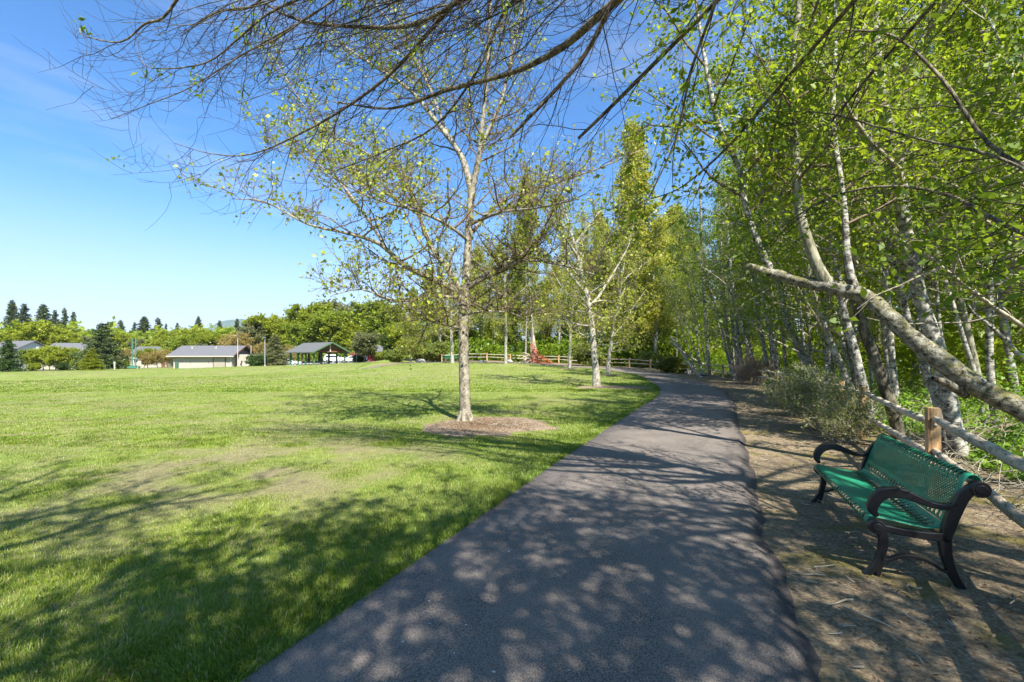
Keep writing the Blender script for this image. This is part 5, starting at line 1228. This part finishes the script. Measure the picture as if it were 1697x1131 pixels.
# yard wall on the right of the hut
b = MB(); yl, yr = P(386, 600, HD)[0], P(425, 600, HD+2)[0]; b.prism([(yl+.1, HD+1.2, hz_-.4), (yr, HD+1.2, hz_-.4), (yr, HD+6, hz_-.4), (yr-.2, HD+6, hz_-.4), (yr-.2, HD+1.4, hz_-.4), (yl+.1, HD+1.4, hz_-.4)], (0, 0, 3.2))
tag(b.build('yard_wall', M_WALL), 'pale concrete yard wall joined to the right end of the hut', 'wall')
b = MB(); b.cyl((0, 0, .55), .28, 1.1, 14, r2=.32); bx, by, bz = gp(293, 91); tb = empty('litter_bin', (bx, by, bz), label='small green litter bin at the left corner of the concrete hut', cat='litter bin'); b.build('drum', M_GREENP, tb); b = MB(); b.cyl((0, 0, 1.16), .36, .12, 14, r2=.2); b.build('lid', M_GREENP, tb)

# picnic shelter, seen at a corner
SD = 85.; ax_, _, az_ = P(508, 606, SD)
shx, shy = P(523, 600, SD+3)[0], SD+4.0; shz = g1(shx, shy)
sh = empty('picnic_shelter', (shx, shy, shz), RAD(53), 'open picnic shelter with green posts and grey gabled roof on the lawn', 'shelter')
hw_, hl = 3.2, 4.2                           # ridge along local Y; gable end faces the viewer's right
def ridge_roof():
    b = MB()
    for s in (-1, 1):
        b.prism([(s*(hw_+.75), -(hl+.9), 2.35), (0, -(hl+.9), 4.25), (0, -(hl+.9), 4.40), (s*(hw_+.75), -(hl+.9), 2.50)], (0, 2*(hl+.9), 0))
    return b.build('roof', M_SHING2, sh)
rf = ridge_roof()
for e_ in (-1, 1):
    b = MB()
    for s in (-1, 1): b.sweep([(s*(hw_+.8), e_*(hl+.95), 2.38), (0, e_*(hl+.95), 4.32)], (0, 1, 0), .1, .24)
    b.build('fascia', M_GREENT, rf)
    b = MB(); b.prism([(-2.9, e_*(hl-.1), 2.75), (2.9, e_*(hl-.1), 2.75), (0, e_*(hl-.1), 3.98)], (0, .1, 0)); b.build('gable_panel', M_BROWN, sh)
    b = MB(); b.box((0, e_*hl+.1*e_, 2.62), (2*hw_+.6, .16, .26)); b.build('tie_beam', M_BROWN, sh)
    b = MB(); b.box((0, e_*(hl+.18), 3.3), (.16, .16, 1.4)); b.build('king_post', M_WHITE, sh)
for s in (-1, 1):
    b = MB(); b.box((s*hw_, 0, 2.5), (.16, 2*hl-.2, .22)); b.build('side_beam', M_GREENP, sh)
for s in (-1, 1):
    for yy in (-hl, -hl/3, hl/3, hl):
        b = MB(); b.box((s*hw_, yy, 1.18), (.26, .26, 2.42)); b.box((s*hw_, yy, .12), (.42, .42, .28)); b.build('post', M_GREENP if (s, yy) not in ((-1, -hl), (1, -hl)) else M_GREENT, sh)
b = MB(); b.box((0, 0, -.04), (2*hw_+1.2, 2*hl+1.2, .12)); b.build('slab', M_CONC, sh)
R38 = Matrix.Rotation(RAD(53), 3, 'Z')
def picnic_table(x, y, rz, mt_, label, z=.03):
    w_ = R38 @ Vector((x, y, z)); e = empty('picnic_table', (shx+w_.x, shy+w_.y, shz+w_.z), rz, label, 'picnic table')
    b = MB(); b.box((0, 0, .74), (1.8, .75, .05)); b.build('table_top', mt_, e)
    for s in (-1, 1):
        b = MB(); b.box((0, s*.68, .44), (1.8, .26, .05)); b.build('seat', mt_, e)
        b = MB(); b.sweep([(s*.65, -.75, .42), (s*.65, .75, .42)], (1, 0, 0), .06, .06); b.sweep([(s*.65, -.6, .0), (s*.65, -.2, .72)], (1, 0, 0), .05, .06); b.sweep([(s*.65, .6, .0), (s*.65, .2, .72)], (1, 0, 0), .05, .06); b.build('leg', M_BLACK, e)
    return e
picnic_table(-1.6, -2.4, RAD(20), M_TEAL, 'green picnic table at the near left corner inside the shelter')
picnic_table(1.6, -2.2, RAD(10), M_TEAL, 'green picnic table at the near right inside the shelter')
picnic_table(-1.5, 1.8, RAD(15), M_GREENP, 'dark picnic table at the back left inside the shelter')
picnic_table(1.7, 2.0, RAD(-10), M_GREENP, 'dark picnic table at the back right inside the shelter')

# houses beyond the road
def house(px, d, W, H, depth, rz, wallm, roofm, label, ridge=1.9):
    x, y, z = gp(px, d); e = empty('house', (x, y, z), rz, label, 'house')
    b = MB(); b.box((0, 0, H/2-.3), (W, depth, H+.6)); 
    for s in (-1, 1): b.prism([(s*(W/2-.1), -depth/2+.01, H-.01), (s*(W/2-.1), 0, H+ridge-.15), (s*(W/2-.1), depth/2-.01, H-.01)], (-s*.2, 0, 0))
    b.build('wall', wallm, e)
    r = gable_roof('roof', roofm, -W/2-.5, W/2+.5, -depth/2-.5, depth/2+.5, H-.25, H+ridge, e)
    b = MB(); b.box((W*.25, .8, H+ridge*.7), (.7, .7, 1.6)); b.build('chimney', M_CONC, r)
    for xx in (-W*.3, 0, W*.3):
        b = MB(); b.box((xx, -depth/2-.03, H*.55), (1.3, .1, 1.2)); wdw = b.build('window', M_WHITE, e)
        b = MB(); b.box((xx, -depth/2-.09, H*.55), (1.08, .04, .98)); b.build('pane', M_GLASS, wdw)
    b = MB(); b.box((W*.42, -depth/2-.04, 1.05), (.95, .1, 2.1)); b.build('door', M_BROWN, e)
house(33, 112, 9, 4.6, 8, RAD(-12), M_WHITE, M_SHING, 'white two storey house with blue grey roof behind the left edge maples', 2.2)
house(128, 116, 9, 4.2, 8, RAD(12), M_WALL, M_SHING, 'house showing only its pale grey roof left of the columnar evergreen', 2.2)
house(262, 122, 9, 3.6, 8, RAD(6), M_WALL, M_SHING2, 'tan house with brownish roof hidden by orange trees left of the hut', 1.9)
house(640, 150, 10, 3.2, 8, RAD(0), M_WHITE, M_SHING, 'pale house glimpsed behind the grass bank right of the shelter', 1.8)

# ------------------------------------------------------------------ vehicles
M_TYRE = plain('tyre_rubber', (.02, .02, .02), .85, .2, var=.1)
M_RIM = plain('wheel_rim', (.5, .5, .52), .35, .5, metal=.7, var=.05)
M_LAMP = plain('head_lamp_glass', (.75, .77, .8), .15, .6, var=.05); M_TAIL = plain('tail_lamp', (.4, .01, .01), .3, .5, var=.1)
def car(px, d, rz, paint, label, kind='suv'):
    x, y, z = gp(px, d); e = empty('parked_car', (x, y, z+.07), rz, label, 'car')
    if kind == 'suv': body = [(-2.25, .35), (-2.3, .75), (-2.22, 1.02), (-1.95, 1.60), (-1.6, 1.70), (.35, 1.68), (1.05, 1.12), (2.05, .98), (2.28, .78), (2.28, .38)]; gl = [(-1.85, 1.08), (-1.68, 1.56), (.25, 1.56), (.86, 1.12)]
    else: body = [(-2.25, .32), (-2.3, .70), (-2.15, .95), (-1.55, 1.02), (-.95, 1.42), (.15, 1.44), (.95, 1.0), (2.1, .86), (2.28, .66), (2.28, .34)]; gl = [(-1.35, 1.02), (-.88, 1.36), (.08, 1.36), (.72, 1.0)]
    b = MB(); b.prism([(a, -.86, c_) for a, c_ in body], (0, 1.72, 0)); b.build('body', paint, e, bevel=.09, smooth=True)
    for s in (-1, 1):
        b = MB(); b.prism([(a, s*.865, c_) for a, c_ in gl], (0, s*.015, 0)); b.build('side_window', M_GLASS, e)
        for wx in (-1.4, 1.4):
            b = MB(); b.cyl((wx, s*.78, .34), .34, .22, 20, Matrix.Rotation(RAD(90), 4, 'X')); t_ = b.build('wheel', M_TYRE, e)
            b = MB(); b.cyl((wx, s*.895, .34), .2, .02, 14, Matrix.Rotation(RAD(90), 4, 'X')); b.build('rim', M_RIM, t_)
        b = MB(); b.box((2.27, s*.62, .72), (.08, .36, .14)); b.build('headlight', M_LAMP, e)
        b = MB(); b.box((-2.27, s*.66, .82), (.08, .3, .2)); b.build('tail_light', M_TAIL, e)
    wa, wb = body[-4], body[-5]
    b = MB(); b.sweep([(wa[0]+.01, 0, wa[1]+.03), (wb[0]+.03, 0, wb[1]+.01)], (0, 1, 0), 1.5, .03); b.build('windscreen', M_GLASS, e)
    ra, rb_ = body[2], body[3]
    b = MB(); b.sweep([(body[3][0]-.03, 0, body[3][1]-.05), ((body[2][0]+body[3][0])/2-.02, 0, (body[2][1]+body[3][1])/2+.03)] if kind == 'suv' else [(body[4][0]-.03, 0, body[4][1]-.03), (body[3][0]+.1, 0, body[3][1]+.06)], (0, 1, 0), 1.45, .03); b.build('rear_window', M_GLASS, e)
    return e
P_SILVER = plain('silver_car_paint', (.48, .50, .52), .3, .6, metal=.3, var=.03); P_WHITE = plain('white_car_paint', (.78, .78, .78), .3, .5, var=.02); P_BLUE = plain('dark_car_paint', (.10, .13, .18), .3, .6, var=.05); P_GREY = plain('grey_car_paint', (.3, .32, .35), .3, .6, metal=.3, var=.03)
car(449, 97, RAD(10), P_SILVER, 'silver car parked furthest left of the shelter')
car(466, 99, RAD(5), P_GREY, 'grey wagon parked second, left of the shelter')
car(480, 98, RAD(8), P_WHITE, 'white car half hidden by the shelter posts', 'sedan')
car(556, 99, RAD(0), P_WHITE, 'tall white vehicle seen through the right posts of the shelter')
car(583, 96, RAD(185), P_WHITE, 'white car parked clear of the shelter on its right', 'sedan')
car(594, 99, RAD(175), P_BLUE, 'dark car parked just behind the white one right of the shelter')

# ------------------------------------------------------------------ poles, signs, far benches, other small things
def pole(px, d, h, r, mat, label, name='lamp_pole', head=True):
    x, y, z = gp(px, d); e = empty(name, (x, y, z), 0, label, 'pole')
    b = MB(); b.cyl((0, 0, h/2-.1), r, h+.2, 10, r2=r*.7); b.build('shaft', mat, e)
    b = MB(); b.cyl((0, 0, .12), r*1.8, .3, 10); b.build('base', M_CONC, e)
    if head:
        b = MB(); b.box((0, -.2, h), (.3, .7, .12)); b.build('lamp_head', M_STEEL, e)
P_WOOD = plain('pole_wood', (.42, .36, .28), .9, .1, var=.2)
pole(439, 88, 5.6, .09, M_STEEL, 'thin grey pole standing between the hut and the shelter')
pole(394, 90, 6.3, .09, P_WOOD, 'thin tan pole in front of the hut right corner')
pole(591, 93, 6.2, .10, M_CONC, 'pale pole in front of the dark tree right of the shelter')
pole(416, 96, 4.6, .08, M_CONC, 'short pale pole rising behind the yard wall', head=False)
# green twin posts: a volleyball / cable standard on a wheeled base
x, y, z = gp(222, 92); e = empty('twin_posts', (x, y, z), 0, 'pair of tall pale green posts on a green base at the far lawn edge', 'sports posts')
for s in (-.55, .55): b = MB(); b.cyl((s*.6, 0, 3.1), .09, 6.2, 10); b.build('post', M_TEAL, e)
b = MB(); b.box((0, 0, .25), (2.0, 1.0, .25)); b.box((0, 0, .5), (1.2, .6, .3)); b.build('base', M_TEAL, e)
for s in (-1, 1): b = MB(); b.cyl((s*1.0, 0, .3), .3, .15, 14, Matrix.Rotation(RAD(90), 4, 'X')); b.build('wheel', M_GREENP, e)
# yellow diamond road sign
x, y, z = gp(134, 92); e = empty('road_sign', (x, y, z), 0, 'yellow diamond warning sign on a post by the road', 'sign')
b = MB(); b.box((0, 0, 1.1), (.07, .07, 2.6)); b.build('post', M_STEEL, e); b = MB(); b.box((0, -.05, 2.25), (.78, .03, .78), rot=Matrix.Rotation(RAD(45), 4, 'Y')); b.build('sign_plate', plain('sign_yellow', (.75, .45, .02), .5, .4, var=.03), e)
b = MB(); b.box((0, -.07, 2.25), (.12, .01, .4)); b.box((0, -.07, 2.35), (.34, .01, .1)); b.build('symbol', M_BLACK, e)
x, y, z = gp(190, 88); e = empty('marker_post', (x, y, z), 0, 'short white topped wooden marker post before the columnar evergreen', 'post'); b = MB(); b.box((0, 0, .55), (.22, .14, 1.3)); b.build('shaft', P_WOOD, e); b = MB(); b.box((0, 0, 1.32), (.26, .18, .24)); b.build('cap', M_WHITE, e)
x, y, z = gp(231, 90); e = empty('notice_board', (x, y, z), 0, 'small covered notice board beside the green twin posts', 'notice board')
for s in (-.3, .3): b = MB(); b.box((s, 0, .9), (.08, .08, 1.9)); b.build('post', P_WOOD, e)
b = MB(); b.box((0, 0, 1.3), (.7, .05, .6)); b.build('panel', M_TRIM, e); b = MB(); b.box((0, 0, 1.9), (1.1, .5, .08)); b.build('roof', M_SHING, e)
for px, d, lab in ((82, 97, 'pale mail box by the road, left one'), (103, 96, 'small pale box by the road, right one')):
    x, y, z = gp(px, d); e = empty('mail_box', (x, y, z), 0, lab, 'mail box'); b = MB(); b.box((0, 0, .5), (.1, .1, 1.1)); b.build('post', P_WOOD, e); b = MB(); b.box((0, 0, 1.1), (.6, .5, .4)); b.build('box', M_WHITE, e, bevel=.08)
# rocks near the stump and at the path bend
M_ROCK = plain('grey_rock', (.3, .29, .27), .9, .2, var=.3, scale=4, bump=.03)
rock_me = None
for i, (px, d, s, lab) in enumerate([(800, 52.5, .28, 'small pale rock on the bank before the far rails'), (843, 53.5, .4, 'grey rock left of the root stump'), (697, 60, .55, 'boulder beside the far bench'), (1144, 40.5, .4, 'grey rock at the fence foot near the bend'), (1163, 36, .3, 'small grey rock beside the path bend')]):
    x, y, z = gp(px, d)
    b = bmesh.new(); bmesh.ops.create_icosphere(b, subdivisions=3, radius=1)
    for v_ in b.verts: v_.co *= 1+.25*(vnoise(np.array([v_.co.x*1.5+i*7+9]), np.array([v_.co.y*1.5+v_.co.z*2+9]), .7, 3)[0]-.5)*2; v_.co.z *= .65
    me = bpy.data.meshes.new('rock'); b.to_mesh(me); b.free(); ro = link_mesh('rock', me, M_ROCK); ro.location = (x, y, z+s*.25); ro.scale = (s*1.3, s, s); tag(ro, lab, 'rock')
# far bench and low dark bank of soil before the far fence
def far_bench(px, d, rz, label):
    e = copy_tree(bd); x, y, z = gp(px, d); e.location = (x, y, z); e.rotation_euler = (0, 0, rz); return tag(e, label, 'bench')
far_bench(737, 54.5, RAD(5), 'tiny distant green bench beyond the lawn, left of the big trunk')
# leaning thin dead poles at the fence bend
rngP = np.random.default_rng(3)
for pts, lab in [([(1166, 634, 33, 6), (1140, 600, 34, 5), (1125, 575, 35, 4), (1112, 560, 36, 3)], 'dead leaning pole propped over the fence at the bend, nearer one'),
                 ([(1180, 612, 40, 4), (1140, 590, 40, 4), (1112, 568, 40, 3)], 'dead leaning pole behind the fence at the bend'),
                 ([(1290, 700, 8.5, 0.1), (1290, 700, 8.6, .1)], None)]:
    if lab is None: continue
    tp, tr = trunk_px(pts); tp[0][2] = g1(tp[0][0], tp[0][1])
    tag(link_mesh('dead_pole', tubes('dead_pole', [(tp, tr)], 6), B_TWIG_GREY), lab, 'dead branch')

# ------------------------------------------------------------------ air
hm, ht, ho = nodes('haze_air'); pv_ = ht.nodes.new('ShaderNodeVolumePrincipled'); pv_.inputs['Color'].default_value = (.75, .87, 1, 1); pv_.inputs['Density'].default_value = .00006
ht.links.new(pv_.outputs[0], ho.inputs['Volume'])
b = MB(); b.box((-900, 3020, 180), (9200, 6200, 470)); tag(b.build('haze', hm), kind='stuff')
